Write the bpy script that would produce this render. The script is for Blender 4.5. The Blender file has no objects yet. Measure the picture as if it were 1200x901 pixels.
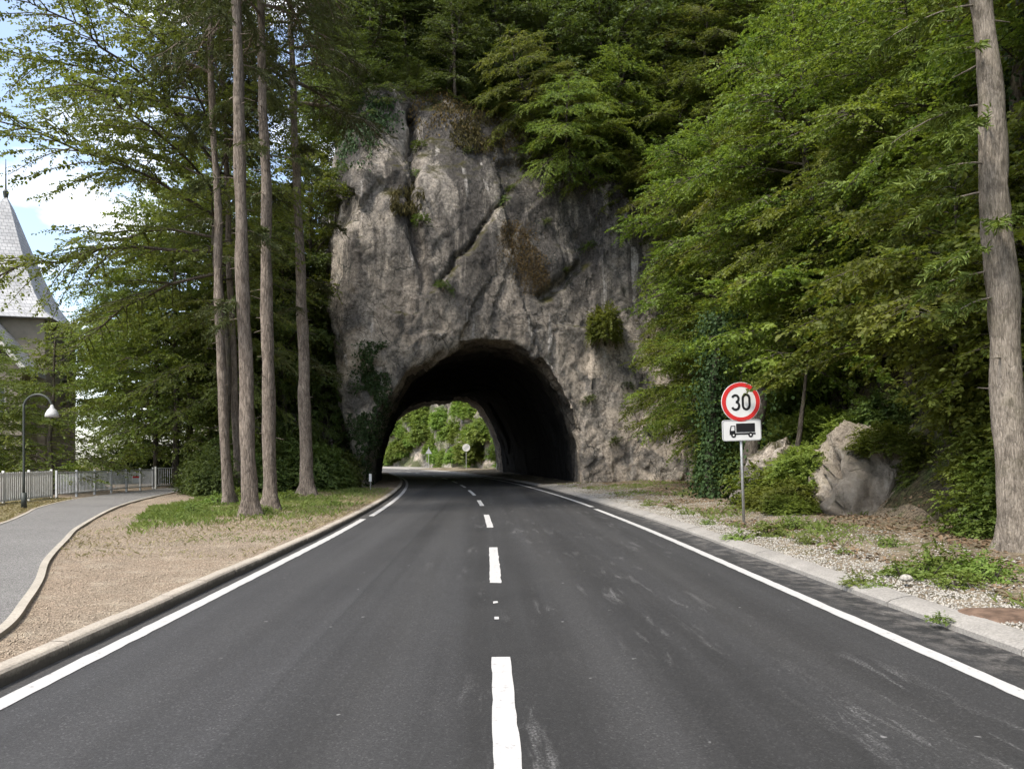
import bpy, math, random
import numpy as np
from mathutils import Vector
from mathutils.bvhtree import BVHTree

PI = math.pi
S = bpy.context.scene
COL = S.collection
RNG = np.random.default_rng(11)
CAMH, F, CX, CY = 1.6, 867.0, 572.0, 537.0      # eye height, focal length and vanishing point measured on the photograph


def gp(px, py, z=0.0):
    """ground point (height z) under a pixel of the photograph"""
    Y = (CAMH - z) * F / (py - CY)
    return ((px - CX) / F * Y, Y)


def at(px, py, Y):
    return ((px - CX) / F * Y, Y, CAMH - (py - CY) / F * Y)


# ------------------------------------------------------------------ noise
def _h(i, j, k, s):
    n = (i * 374761393 + j * 668265263 + k * 2147483647 + s * 1274126177) & 0xFFFFFFFF
    n = ((n ^ (n >> 13)) * 1274126177) & 0xFFFFFFFF
    n = ((n ^ (n >> 16)) * 2246822519) & 0xFFFFFFFF
    return ((n ^ (n >> 15)) & 0xFFFFFF) / float(0xFFFFFF)


def vnoise(P, s=0):
    P = np.asarray(P, float)
    I = np.floor(P).astype(np.int64)
    f = P - I
    f = f * f * f * (f * (f * 6 - 15) + 10)
    r = 0
    for a in (0, 1):
        for b in (0, 1):
            for c in (0, 1):
                w = (f[:, 0] if a else 1 - f[:, 0]) * (f[:, 1] if b else 1 - f[:, 1]) * (f[:, 2] if c else 1 - f[:, 2])
                r = r + w * _h(I[:, 0] + a, I[:, 1] + b, I[:, 2] + c, s)
    return r * 2 - 1


def fbm(P, octaves=4, s=0, gain=.5):
    P = np.asarray(P, float)
    r, a = 0, 1.0
    for o in range(octaves):
        r = r + a * vnoise(P * (2.03 ** o) + 17.3 * o, s + o)
        a *= gain
    return r


def facets(P, s=0, tilt=.5):
    """flat tilted facets: nearest jittered cell gives an offset and a plane"""
    I = np.floor(P).astype(np.int64)
    best = np.full(len(P), 1e9)
    out = np.zeros(len(P))
    for a in (-1, 0, 1):
        for b in (-1, 0, 1):
            for c in (-1, 0, 1):
                i, j, k = I[:, 0] + a, I[:, 1] + b, I[:, 2] + c
                C = np.stack([i + _h(i, j, k, s), j + _h(i, j, k, s + 1), k + _h(i, j, k, s + 2)], 1)
                D = P - C
                d = (D ** 2).sum(1)
                v = (_h(i, j, k, s + 3) - .5) + tilt * (D[:, 0] * (_h(i, j, k, s + 4) - .5) + D[:, 1] * (_h(i, j, k, s + 5) - .5)
                                                      + D[:, 2] * (_h(i, j, k, s + 6) - .5)) * 2
                m = d < best
                best = np.where(m, d, best)
                out = np.where(m, v, out)
    return out


# ------------------------------------------------------------------ mesh helpers
def mesh_np(name, V, Fq, mat, smooth=False, attr=None):
    """V (n,3); Fq (m,3|4) int array or list of polygons"""
    me = bpy.data.meshes.new(name)
    V = np.asarray(V, np.float32)
    if isinstance(Fq, np.ndarray):
        k = Fq.shape[1]
        m = len(Fq)
        me.vertices.add(len(V))
        me.vertices.foreach_set('co', V.ravel())
        me.loops.add(m * k)
        me.loops.foreach_set('vertex_index', Fq.astype(np.int32).ravel())
        me.polygons.add(m)
        me.polygons.foreach_set('loop_start', np.arange(0, m * k, k, dtype=np.int32))
        me.polygons.foreach_set('loop_total', np.full(m, k, np.int32))
        me.update(calc_edges=True)
    else:
        me.from_pydata([tuple(map(float, v)) for v in V], [], [tuple(map(int, f)) for f in Fq])
        me.update()
    if attr is not None:
        a = me.attributes.new('rnd', 'FLOAT', 'POINT')
        a.data.foreach_set('value', np.asarray(attr, np.float32))
    if smooth:
        me.polygons.foreach_set('use_smooth', np.ones(len(me.polygons), bool))
    if mat is not None:
        me.materials.append(mat)
    return me


def link(name, me, parent=None):
    o = bpy.data.objects.new(name, me)
    COL.objects.link(o)
    if parent is not None:
        o.parent = parent
    return o


def tag(o, label=None, cat=None, group=None, kind=None):
    if label: o['label'] = label
    if cat: o['category'] = cat
    if group: o['group'] = group
    if kind: o['kind'] = kind
    return o


def empty(name, loc, label, cat, group=None, rz=0.0, sc=(1, 1, 1)):
    o = bpy.data.objects.new(name, None)
    o.empty_display_size = .2
    COL.objects.link(o)
    o.location = loc
    o.rotation_euler = (0, 0, rz)
    o.scale = sc if hasattr(sc, '__len__') else (sc, sc, sc)
    return tag(o, label, cat, group)


class MB:
    def __init__(s):
        s.V, s.F = [], []

    def add(s, V, Fs):
        b = len(s.V)
        s.V += [tuple(v) for v in V]
        s.F += [tuple(b + i for i in f) for f in Fs]
        return s

    def box(s, a, b):
        (x0, y0, z0), (x1, y1, z1) = a, b
        return s.add([(x0, y0, z0), (x1, y0, z0), (x1, y1, z0), (x0, y1, z0), (x0, y0, z1), (x1, y0, z1), (x1, y1, z1), (x0, y1, z1)],
                     [(0, 3, 2, 1), (4, 5, 6, 7), (0, 1, 5, 4), (1, 2, 6, 5), (2, 3, 7, 6), (3, 0, 4, 7)])

    def tube(s, pts, rad, n=8, cap=True):
        V, Fs = tube_np(pts, rad, n)
        b = len(s.V)
        s.V += [tuple(v) for v in V]
        s.F += [tuple(int(b + i) for i in f) for f in Fs]
        if cap:
            k = len(pts)
            s.F.append(tuple(b + i for i in range(n))[::-1])
            s.F.append(tuple(b + (k - 1) * n + i for i in range(n)))
        return s

    def prism(s, poly, y0, y1):
        """polygon in xz, extruded along y (y0 is the front)"""
        n = len(poly)
        V = [(x, y0, z) for x, z in poly] + [(x, y1, z) for x, z in poly]
        Fs = [tuple(range(n)), tuple(range(2 * n - 1, n - 1, -1))]
        Fs += [(i, i + n, (i + 1) % n + n, (i + 1) % n) for i in range(n)]
        return s.add(V, Fs)

    def stroke(s, pts, w, y0, y1, closed=False):
        """a flat stroke of width w along xz points"""
        P = np.array(pts, float)
        n = len(P)
        if closed:
            T = np.roll(P, -1, 0) - np.roll(P, 1, 0)
        else:
            T = np.gradient(P, axis=0)
        T /= np.linalg.norm(T, axis=1, keepdims=True) + 1e-9
        N = np.stack([-T[:, 1], T[:, 0]], 1)
        A, B = P + N * w / 2, P - N * w / 2
        V = [(a[0], y0, a[1]) for a in A] + [(b[0], y0, b[1]) for b in B] + [(a[0], y1, a[1]) for a in A] + [(b[0], y1, b[1]) for b in B]
        Fs = []
        for i in range(n if closed else n - 1):
            j = (i + 1) % n
            Fs += [(i, j, n + j, n + i), (2 * n + i, 3 * n + i, 3 * n + j, 2 * n + j), (i, 2 * n + i, 2 * n + j, j), (n + i, n + j, 3 * n + j, 3 * n + i)]
        return s.add(V, Fs)

    def build(s, name, mat, parent=None, smooth=False):
        return link(name, mesh_np(name, np.array(s.V), s.F, mat, smooth), parent)


def tube_np(pts, rad, n=6):
    P = np.asarray(pts, float)
    k = len(P)
    R = np.broadcast_to(np.asarray(rad, float), (k,))
    T = np.gradient(P, axis=0)
    T /= np.linalg.norm(T, axis=1, keepdims=True) + 1e-9
    ref = np.array([0., 0, 1]) if abs(T[:, 2]).mean() < .75 else np.array([1., 0, 0])
    U = np.cross(T, ref)
    if (np.abs(T @ ref) > .93).any():
        u = np.cross(T[0], np.array([.31, .9, .2])); U = np.zeros_like(T)
        for q in range(k):
            u = u - T[q] * (u @ T[q]); u = u / (np.linalg.norm(u) + 1e-9); U[q] = u
    U /= np.linalg.norm(U, axis=1, keepdims=True) + 1e-9
    W = np.cross(T, U)
    a = np.arange(n) * 2 * PI / n
    V = P[:, None] + R[:, None, None] * (np.cos(a)[None, :, None] * U[:, None] + np.sin(a)[None, :, None] * W[:, None])
    i, j = np.meshgrid(np.arange(k - 1), np.arange(n), indexing='ij')
    j2 = (j + 1) % n
    Fs = np.stack([i * n + j, i * n + j2, (i + 1) * n + j2, (i + 1) * n + j], -1).reshape(-1, 4)
    return V.reshape(-1, 3), Fs


def cat_meshes(parts):
    V, Fs, b = [], [], 0
    for v, f in parts:
        V.append(v)
        Fs.append(f + b)
        b += len(v)
    return np.concatenate(V), np.concatenate(Fs)


def nz(a):
    return a / (np.linalg.norm(a, axis=-1, keepdims=True) + 1e-9)


# ------------------------------------------------------------------ materials
class NT:
    def __init__(s, name):
        s.m = bpy.data.materials.new(name)
        s.m.use_nodes = True
        s.t = s.m.node_tree
        s.t.nodes.clear()
        s.out = s.n('ShaderNodeOutputMaterial')

    def n(s, kind, **kw):
        nd = s.t.nodes.new(kind)
        for k, v in kw.items():
            if k.startswith('i_'):
                nd.inputs[k[2:].replace('_', ' ')].default_value = v
            else:
                setattr(nd, k, v)
        return nd

    def l(s, a, b):
        s.t.links.new(a, b)
        return s

    def pos(s, scale=(1, 1, 1)):
        g = s.n('ShaderNodeNewGeometry')
        m = s.n('ShaderNodeMapping')
        m.inputs['Scale'].default_value = scale
        s.l(g.outputs['Position'], m.inputs['Vector'])
        return m.outputs['Vector']

    def objco(s, scale=(1, 1, 1)):
        g = s.n('ShaderNodeTexCoord')
        m = s.n('ShaderNodeMapping')
        m.inputs['Scale'].default_value = scale
        s.l(g.outputs['Object'], m.inputs['Vector'])
        return m.outputs['Vector']

    def noise(s, vec, scale, detail=4, rough=.55, dist=0.0):
        nd = s.n('ShaderNodeTexNoise')
        nd.inputs['Scale'].default_value = scale
        nd.inputs['Detail'].default_value = detail
        nd.inputs['Roughness'].default_value = rough
        nd.inputs['Distortion'].default_value = dist
        s.l(vec, nd.inputs['Vector'])
        return nd.outputs['Fac']

    def ramp(s, fac, stops):
        r = s.n('ShaderNodeValToRGB')
        e = r.color_ramp.elements
        while len(e) < len(stops):
            e.new(.5)
        for el, (p, c) in zip(e, stops):
            el.position = p
            el.color = (c, c, c, 1) if not hasattr(c, '__len__') else (*c, 1)
        s.l(fac, r.inputs['Fac'])
        return r.outputs['Color']

    def mix(s, fac, a, b, mode='MIX'):
        m = s.n('ShaderNodeMix', data_type='RGBA', blend_type=mode)
        for v, k in ((fac, 0), (a, 6), (b, 7)):
            if isinstance(v, bpy.types.NodeSocket):
                s.l(v, m.inputs[k])
            elif k == 0:
                m.inputs[0].default_value = v
            else:
                m.inputs[k].default_value = (*v, 1)
        return m.outputs[2]

    def math(s, op, a, b=0.0, c=None):
        m = s.n('ShaderNodeMath', operation=op)
        for v, k in ((a, 0), (b, 1), (c, 2)):
            if v is None: continue
            if isinstance(v, bpy.types.NodeSocket):
                s.l(v, m.inputs[k])
            else:
                m.inputs[k].default_value = v
        return m.outputs[0]

    def sep(s, vec):
        x = s.n('ShaderNodeSeparateXYZ')
        s.l(vec, x.inputs[0])
        return x.outputs

    def bump(s, h, strength=.5, dist=.05, prev=None):
        b = s.n('ShaderNodeBump')
        b.inputs['Strength'].default_value = strength
        b.inputs['Distance'].default_value = dist
        s.l(h, b.inputs['Height'])
        if prev is not None:
            s.l(prev, b.inputs['Normal'])
        return b.outputs['Normal']

    def pbr(s, color, rough=.8, normal=None, spec=.3, metal=0.0):
        p = s.n('ShaderNodeBsdfPrincipled')
        if isinstance(color, bpy.types.NodeSocket):
            s.l(color, p.inputs['Base Color'])
        else:
            p.inputs['Base Color'].default_value = (*color, 1)
        if isinstance(rough, bpy.types.NodeSocket):
            s.l(rough, p.inputs['Roughness'])
        else:
            p.inputs['Roughness'].default_value = rough
        p.inputs['Specular IOR Level'].default_value = spec
        p.inputs['Metallic'].default_value = metal
        if normal is not None:
            s.l(normal, p.inputs['Normal'])
        s.l(p.outputs[0], s.out.inputs['Surface'])
        return s.m


def m_plain(name, c, rough=.6, var=.12, scale=6, spec=.3, metal=0.0, bump=0.0):
    t = NT(name)
    v = t.objco()
    n = t.noise(v, scale, 5)
    col = t.mix(t.ramp(n, [(.35, 0), (.65, 1)]), tuple(x * (1 - var) for x in c), tuple(min(1, x * (1 + var)) for x in c))
    nb = t.bump(t.noise(v, scale * 8, 3), bump, .01) if bump else None
    return t.pbr(col, rough, nb, spec, metal)


def m_leaf(name, dark, light, trans=.32, yellow=None, rough=.55, spec=.25):
    t = NT(name)
    a = t.n('ShaderNodeAttribute', attribute_name='rnd')
    oi = t.n('ShaderNodeObjectInfo')
    col = t.mix(a.outputs['Fac'], dark, light)
    # patches of lighter growth through the crown
    g = t.noise(t.pos(), .55, 2)
    col = t.mix(t.math('MULTIPLY', t.ramp(g, [(.42, 0), (.68, 1)]), .55), col, yellow or tuple(x * 1.35 for x in light))
    hs = t.n('ShaderNodeHueSaturation')
    t.l(t.math('MULTIPLY_ADD', oi.outputs['Random'], .035, .4825), hs.inputs['Hue'])
    t.l(t.math('MULTIPLY_ADD', oi.outputs['Random'], .5, .75), hs.inputs['Value'])
    t.l(col, hs.inputs['Color'])
    c = hs.outputs['Color']
    p = t.n('ShaderNodeBsdfPrincipled')
    t.l(c, p.inputs['Base Color'])
    p.inputs['Roughness'].default_value = rough
    p.inputs['Specular IOR Level'].default_value = spec
    tr = t.n('ShaderNodeBsdfTranslucent')
    t.l(t.mix(1.0, c, (1.0, 1.0, .55), 'MULTIPLY'), tr.inputs['Color'])
    mx = t.n('ShaderNodeMixShader')
    mx.inputs[0].default_value = trans
    t.l(p.outputs[0], mx.inputs[1])
    t.l(tr.outputs[0], mx.inputs[2])
    t.l(mx.outputs[0], t.out.inputs['Surface'])
    return t.m


def m_rock(name, pale=0.0, green=0.0, bore_shade=False):
    t = NT(name)
    v = t.pos()
    x, y, z = t.sep(v)
    base = t.mix(t.ramp(t.noise(v, .42, 7, .68, .4), [(.43, 0), (.55, 1)]), (.145, .132, .118), (.315, .28, .238))
    # warm freshly broken patches, mostly low down
    warm = t.ramp(t.noise(v, .55, 5, .62, .6), [(.46, 0), (.55, 1)])
    low = t.ramp(z, [(0.0, 1), (1.0, .35)])
    low.node.inputs[0].default_value = 0
    zl = t.math('MULTIPLY', t.math('SUBTRACT', 15.0, z), .1)
    warmf = t.math('MULTIPLY', warm, t.math('MINIMUM', t.math('MAXIMUM', zl, .25), .85))
    base = t.mix(warmf, base, (.50, .425, .345))
    # dark water streaks running down the face
    sv = t.pos((1.0, 1.0, .16))
    st = t.ramp(t.noise(sv, .5, 7, .7, .3), [(.44, 0), (.52, 1)])
    zh = t.math('MINIMUM', t.math('MAXIMUM', t.math('MULTIPLY', t.math('SUBTRACT', z, 6.5), .16), 0.0), .88)
    base = t.mix(t.math('MULTIPLY', st, zh), base, (.066, .06, .055))
    # thin pale lime streaks
    wv = t.pos((1.0, 1.0, .06))
    ws = t.ramp(t.noise(wv, 1.6, 4, .6), [(.62, 0), (.69, 1)])
    base = t.mix(t.math('MULTIPLY', ws, .9), base, (.46, .42, .38))
    # mottled lichen and grain
    sp = t.ramp(t.noise(v, 7, 5, .7), [(.36, .55), (.52, 1.0), (.7, 1.35)])
    base = t.mix(1.0, base, sp, 'MULTIPLY')
    fine = t.ramp(t.noise(v, 26, 3, .7), [(.35, .72), (.65, 1.22)])
    base = t.mix(.8, base, fine, 'MULTIPLY')
    # cracks
    vo = t.n('ShaderNodeTexVoronoi', feature='DISTANCE_TO_EDGE')
    wob = t.n('ShaderNodeVectorMath', operation='ADD')
    nn = t.n('ShaderNodeTexNoise'); nn.inputs['Scale'].default_value = 1.6; nn.inputs['Detail'].default_value = 4
    t.l(v, nn.inputs['Vector'])
    t.l(v, wob.inputs[0]); t.l(nn.outputs['Color'], wob.inputs[1])
    mp = t.n('ShaderNodeMapping'); mp.inputs['Scale'].default_value = (1.1, 1.1, .55); mp.inputs['Rotation'].default_value = (0, .5, 0)
    t.l(wob.outputs[0], mp.inputs['Vector'])
    t.l(mp.outputs[0], vo.inputs['Vector']); vo.inputs['Scale'].default_value = .8
    crack = t.ramp(vo.outputs['Distance'], [(0.0, 0), (.03, 1)])
    vo2 = t.n('ShaderNodeTexVoronoi', feature='DISTANCE_TO_EDGE')
    mp2 = t.n('ShaderNodeMapping'); mp2.inputs['Scale'].default_value = (1.3, 1.3, .75); mp2.inputs['Rotation'].default_value = (.2, -.6, .3)
    t.l(wob.outputs[0], mp2.inputs['Vector']); t.l(mp2.outputs[0], vo2.inputs['Vector']); vo2.inputs['Scale'].default_value = 1.9
    crack2 = t.ramp(vo2.outputs['Distance'], [(0.0, 0), (.05, 1)])
    ck2 = t.math('MULTIPLY', t.ramp(t.noise(v, .5, 3), [(.44, 0), (.56, 1)]), .6)
    base = t.mix(t.math('MULTIPLY', t.math('SUBTRACT', 1.0, crack2), ck2), base, (.05, .043, .036))
    ck = t.ramp(t.noise(v, .6, 2), [(.45, 0), (.6, 1)])
    base = t.mix(t.math('MULTIPLY', t.math('SUBTRACT', 1.0, crack), t.math('MULTIPLY', ck, .85)), base, (.03, .035, .03))
    # moss and soil where the rock looks up
    g = t.n('ShaderNodeNewGeometry')
    up = t.sep(g.outputs['Normal'])[2]
    mm = t.math('MULTIPLY', t.ramp(up, [(.35, 0), (.62, 1)]), t.ramp(t.noise(v, 1.3, 4), [(.38, 0), (.55, 1)]))
    base = t.mix(mm, base, (.055, .05, .018))
    if green:
        base = t.mix(t.math('MULTIPLY', t.ramp(t.noise(v, .35, 5), [(.45, 0), (.58, 1)]), green), base, (.06, .075, .025))
    if pale:
        base = t.mix(pale, base, t.mix(t.ramp(t.noise(v, 1.3, 6, .7), [(.4, 0), (.6, 1)]), (.25, .205, .155), (.50, .43, .345)))
    hgt = None
    for sc_, amp in ((3.1, .22), (7.3, .16), (15.0, .10)):
        vc = t.n('ShaderNodeTexVoronoi'); vc.inputs['Scale'].default_value = sc_
        t.l(wob.outputs[0] if sc_ < 5 else v, vc.inputs['Vector'])
        q = t.math('MULTIPLY', t.sep(vc.outputs['Color'])[0], amp)
        hgt = q if hgt is None else t.math('ADD', hgt, q)
    hgt = t.math('ADD', hgt, t.math('MULTIPLY', t.noise(t.pos((1, 1, .7)), 5, 9, .78), 1.0))
    hgt = t.math('ADD', hgt, t.math('ADD', t.math('MULTIPLY', crack, .35), t.math('MULTIPLY', t.math('MULTIPLY', crack2, ck2), .5)))
    nb = t.bump(hgt, .8, .15)
    nb = t.bump(t.noise(v, 22, 5, .75), .8, .04, nb)
    if bore_shade:  # tunnel darkness painted into the rock colour, deepening inwards from the mouth
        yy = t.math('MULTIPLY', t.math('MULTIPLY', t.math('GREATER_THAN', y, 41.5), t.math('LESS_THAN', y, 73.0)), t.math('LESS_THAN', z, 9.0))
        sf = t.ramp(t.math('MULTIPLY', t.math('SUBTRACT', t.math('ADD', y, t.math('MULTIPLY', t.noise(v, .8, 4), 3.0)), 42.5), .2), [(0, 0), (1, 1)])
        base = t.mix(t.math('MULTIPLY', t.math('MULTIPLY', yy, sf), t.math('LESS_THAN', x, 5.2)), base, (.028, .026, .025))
    return t.pbr(base, .92, nb, .15)


def m_asphalt():
    t = NT('asphalt')
    v = t.pos()
    x, y, z = t.sep(v)
    base = t.mix(t.ramp(t.noise(v, .5, 4), [(.35, 0), (.65, 1)]), (.0225, .0216, .0209), (.0295, .0283, .0272))
    lv = t.pos((1.6, .05, 1))
    base = t.mix(t.math('MULTIPLY', t.ramp(t.noise(lv, 1.0, 3), [(.42, 0), (.62, 1)]), .5), base, (.05, .049, .049))
    for off in (-2.35, -.85, .95, 2.55):
        band = t.ramp(t.math('ABSOLUTE', t.math('SUBTRACT', t.math('ADD', x, t.math('MULTIPLY', t.noise(t.pos((.3, .12, 1)), 1, 2), .4)), off + .2)), [(.05, 1), (.38, 0)])
        base = t.mix(t.math('MULTIPLY', band, .32), base, (.055, .053, .051))
    # paving seam and lane joint
    seam = t.ramp(t.math('ABSOLUTE', t.math('ADD', x, 1.5)), [(0, 1), (.05, 0)])
    base = t.mix(t.math('MULTIPLY', t.math('LESS_THAN', x, -1.5), .18), base, (.075, .073, .074))
    base = t.mix(t.math('MULTIPLY', seam, .25), base, (.02, .02, .02))
    # pale dusty scrapes along the right-hand lane
    dv = t.pos((5.5, .85, 1))
    d1 = t.ramp(t.noise(dv, .9, 6, .68, .4), [(.55, 0), (.66, 1)])
    dm = t.ramp(t.noise(t.pos((1, .45, 1)), .8, 3), [(.46, 0), (.62, 1)])
    rt = t.ramp(t.math('MULTIPLY', t.math('ADD', x, 1.2), .3), [(0, 0), (.4, 1)])
    grain = t.ramp(t.noise(v, 60, 3, .7), [(.42, 0), (.6, 1)])
    dust = t.math('MULTIPLY', t.math('MULTIPLY', d1, dm), t.math('MULTIPLY', rt, grain))
    base = t.mix(t.math('MULTIPLY', dust, .5), base, (.30, .29, .28))
    # dusty gutters beside the kerbs
    gut = t.ramp(t.math('SUBTRACT', x, 3.55), [(.05, 0), (.6, 1)])
    base = t.mix(t.math('MULTIPLY', t.math('MULTIPLY', gut, t.ramp(t.noise(v, 4, 5, .7), [(.45, 0), (.62, 1)])), .5), base, (.22, .2, .18))
    gutl = t.ramp(t.math('SUBTRACT', -3.22, x), [(.0, 0), (.2, 1)])
    base = t.mix(t.math('MULTIPLY', gutl, t.math('MULTIPLY', t.noise(v, 6, 4), .8)), base, (.115, .105, .095))
    # aggregate speckle
    sp = t.n('ShaderNodeTexVoronoi'); sp.inputs['Scale'].default_value = 95
    t.l(v, sp.inputs['Vector'])
    hs = t.sep(sp.outputs['Color'])[0]
    base = t.mix(1.0, base, t.ramp(hs, [(0, .72), (.7, 1.0), (.93, 1.2), (1, 1.8)]), 'MULTIPLY')
    spots = t.ramp(t.noise(v, 9, 2, .5), [(.74, 0), (.78, 1)])
    base = t.mix(t.math('MULTIPLY', spots, .5), base, (.3, .29, .28))
    nb = t.bump(t.noise(v, 160, 3, .7), .5, .008)
    return t.pbr(base, .78, nb, .3)


def m_ground(name, a, b, c, scale=1.0, fine=45, litter=0.0, bumpd=.03):
    t = NT(name)
    v = t.pos()
    col = t.mix(t.ramp(t.noise(v, .5 * scale, 5, .6), [(.38, 0), (.62, 1)]), a, b)
    col = t.mix(t.ramp(t.noise(v, 2.3 * scale, 5, .65), [(.5, 0), (.66, 1)]), col, c)
    vo = t.n('ShaderNodeTexVoronoi'); vo.inputs['Scale'].default_value = fine
    t.l(v, vo.inputs['Vector'])
    cell = t.sep(vo.outputs['Color'])[0]
    col = t.mix(1.0, col, t.ramp(cell, [(0, .5), (.5, 1.0), (1, 1.5)]), 'MULTIPLY')
    col = t.mix(.7, col, t.ramp(t.noise(v, fine * .4, 4, .7), [(.35, .6), (.65, 1.3)]), 'MULTIPLY')
    h = t.math('ADD', t.math('MULTIPLY', vo.outputs['Distance'], -.6), t.noise(v, fine * .3, 5, .7))
    return t.pbr(col, .95, t.bump(h, .8, bumpd), .1)


def m_bark(name, a, b, moss=0.0, sx=1.0, plate=.75):
    t = NT(name)
    v = t.objco((1, 1, .16))
    n = t.noise(v, 22 * sx, 6, .7, .5)
    v2 = t.objco((1, 1, .3))
    plates = t.n('ShaderNodeTexVoronoi', feature='DISTANCE_TO_EDGE'); plates.inputs['Scale'].default_value = 13 * sx
    t.l(v2, plates.inputs['Vector'])
    col = t.mix(t.ramp(n, [(.36, 0), (.6, 1)]), a, b)
    col = t.mix(t.ramp(t.noise(t.objco(), 2.0, 4), [(.5, 0), (.7, .6)]), col, tuple(x * 1.25 for x in b))
    pe = t.ramp(plates.outputs['Distance'], [(0, .45), (.12, 1)])
    col = t.mix(plate, col, pe, 'MULTIPLY')
    col = t.mix(.7, col, t.ramp(t.noise(t.objco((1, 1, .07)), 45 * sx, 5, .75), [(.38, .5), (.6, 1.25)]), 'MULTIPLY')
    blot = t.ramp(t.noise(t.objco((1, 1, .5)), 7.0, 6, .7), [(.52, 0), (.62, 1)])
    col = t.mix(t.math('MULTIPLY', blot, .6), col, tuple(x * .55 for x in a))
    lich = t.ramp(t.noise(t.objco((1, 1, .6)), 4.0, 5, .7), [(.56, 0), (.66, 1)])
    col = t.mix(t.math('MULTIPLY', lich, .4), col, tuple(x * 1.35 for x in b))
    if moss:
        col = t.mix(t.math('MULTIPLY', t.ramp(t.noise(t.objco(), 1.6, 5), [(.52, 0), (.62, 1)]), moss), col, (.06, .062, .02))
    nb = t.bump(t.math('ADD', n, t.math('MULTIPLY', plates.outputs['Distance'], 1.2 * plate)), .9, .035)
    return t.pbr(col, .95, nb, .1)


def m_concrete(name, c, dirt=(.08, .07, .06), zdirt=None):
    t = NT(name)
    v = t.pos()
    col = t.mix(t.ramp(t.noise(v, 1.4, 6, .65), [(.35, 0), (.65, 1)]), tuple(x * .78 for x in c), c)
    col = t.mix(.8, col, t.ramp(t.noise(v, 40, 4, .7), [(.35, .72), (.65, 1.2)]), 'MULTIPLY')
    if zdirt is not None:
        z = t.sep(v)[2]
        f = t.ramp(t.math('ADD', z, t.math('MULTIPLY', t.math('SUBTRACT', t.noise(v, 5, 4), .5), .09)), [(zdirt - .03, 1), (zdirt + .015, 0)])
        col = t.mix(t.math('MULTIPLY', f, .85), col, dirt)
    return t.pbr(col, .9, t.bump(t.noise(v, 50, 4, .7), .4, .01), .15)


def m_paint():
    t = NT('white_road_paint')
    v = t.pos()
    w = t.ramp(t.noise(v, 14, 6, .72), [(.29, .45), (.43, 1.0)])
    col = t.mix(1.0, (.42, .407, .39), w, 'MULTIPLY')
    col = t.mix(.6, col, t.ramp(t.noise(v, 90, 3, .7), [(.3, .75), (.6, 1.08)]), 'MULTIPLY')
    return t.pbr(col, .7, t.bump(t.noise(v, 140, 3), .3, .004), .3)


M = {}
M['asphalt'] = m_asphalt()
M['paint'] = m_paint()
M['rock'] = m_rock('limestone', bore_shade=True)
M['rock_far'] = m_rock('limestone_far', .05, .9)
M['rock_pale'] = m_rock('limestone_pale', .6)
M['kerb_l'] = m_concrete('kerb_concrete_dirty', (.40, .35, .288), (.075, .066, .056), .078)
M['kerb_r'] = m_concrete('kerb_concrete', (.29, .27, .243))
M['edging'] = m_concrete('edging_concrete', (.38, .34, .28))
M['path'] = m_ground('worn_path_asphalt', (.148, .141, .132), (.18, .171, .16), (.162, .155, .144), .5, 120, 0, .008)
M['verge_l'] = m_ground('sandy_verge', (.28, .213, .153), (.24, .192, .141), (.325, .268, .2), 1.0, 85)
M['verge_r'] = m_ground('litter_soil', (.135, .105, .072), (.22, .18, .13), (.10, .095, .05), 1.2, 34)
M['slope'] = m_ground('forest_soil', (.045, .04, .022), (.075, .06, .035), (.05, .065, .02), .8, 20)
M['ground'] = m_ground('meadow_soil', (.09, .11, .035), (.12, .11, .05), (.07, .09, .03), .3, 20)
M['stone_tan'] = m_plain('tan_gravel', (.32, .256, .188), .95, .4, 30)
M['stone_white'] = m_plain('white_gravel', (.30, .277, .24), .95, .5, 30)
M['litter'] = m_leaf('dry_leaves', (.10, .065, .038), (.22, .155, .095), .1, (.25, .18, .11), .8, .1)
M['grass'] = m_leaf('grass_blades', (.095, .14, .028), (.19, .235, .06), .35, (.24, .26, .085), .6)
M['dry_grass'] = m_leaf('dry_grass', (.27, .23, .12), (.40, .34, .2), .25, (.28, .28, .12), .7)
M['leaf'] = m_leaf('hornbeam_leaf', (.055, .088, .015), (.17, .215, .040), .48, (.22, .25, .045))
M['leaf_b'] = m_leaf('beech_leaf', (.065, .10, .016), (.19, .23, .042), .5, (.25, .27, .05))
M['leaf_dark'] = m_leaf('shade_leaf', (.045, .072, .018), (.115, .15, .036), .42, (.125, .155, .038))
M['leaf_yel'] = m_leaf('young_leaf', (.085, .13, .022), (.14, .18, .035), .4, (.2, .22, .045))
M['leaf_sky'] = m_leaf('airy_leaf', (.085, .115, .03), (.175, .21, .055), .5, (.22, .24, .065))
M['needle'] = m_leaf('pine_needle', (.05, .066, .022), (.09, .105, .035), .2, (.11, .12, .042), .6)
M['needle_y'] = m_leaf('larch_needle', (.08, .12, .022), (.15, .19, .04), .3, (.17, .2, .045), .6)
M['ivy'] = m_leaf('ivy_leaf', (.018, .036, .012), (.042, .07, .022), .12, (.05, .08, .024), .6, .15)
M['weed'] = m_leaf('weed_leaf', (.085, .13, .022), (.16, .21, .045), .38, (.19, .24, .05))
M['moss'] = m_leaf('moss_tuft', (.055, .05, .014), (.11, .10, .03), .15, (.13, .105, .03), .8)
M['moss_brown'] = m_leaf('brown_moss', (.05, .032, .012), (.10, .065, .02), .1, (.12, .075, .022), .8)
M['far_leaf'] = m_leaf('sunny_shrub_leaf', (.09, .15, .025), (.19, .26, .05), .38, (.24, .29, .06))
M['bark'] = m_bark('pine_bark', (.12, .095, .076), (.255, .21, .17))
M['bark_grey'] = m_bark('grey_bark', (.15, .125, .1), (.31, .265, .215), .2, 1.7, .45)
M['bark_dark'] = m_bark('forest_bark', (.05, .042, .034), (.13, .11, .088), .35)
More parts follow.
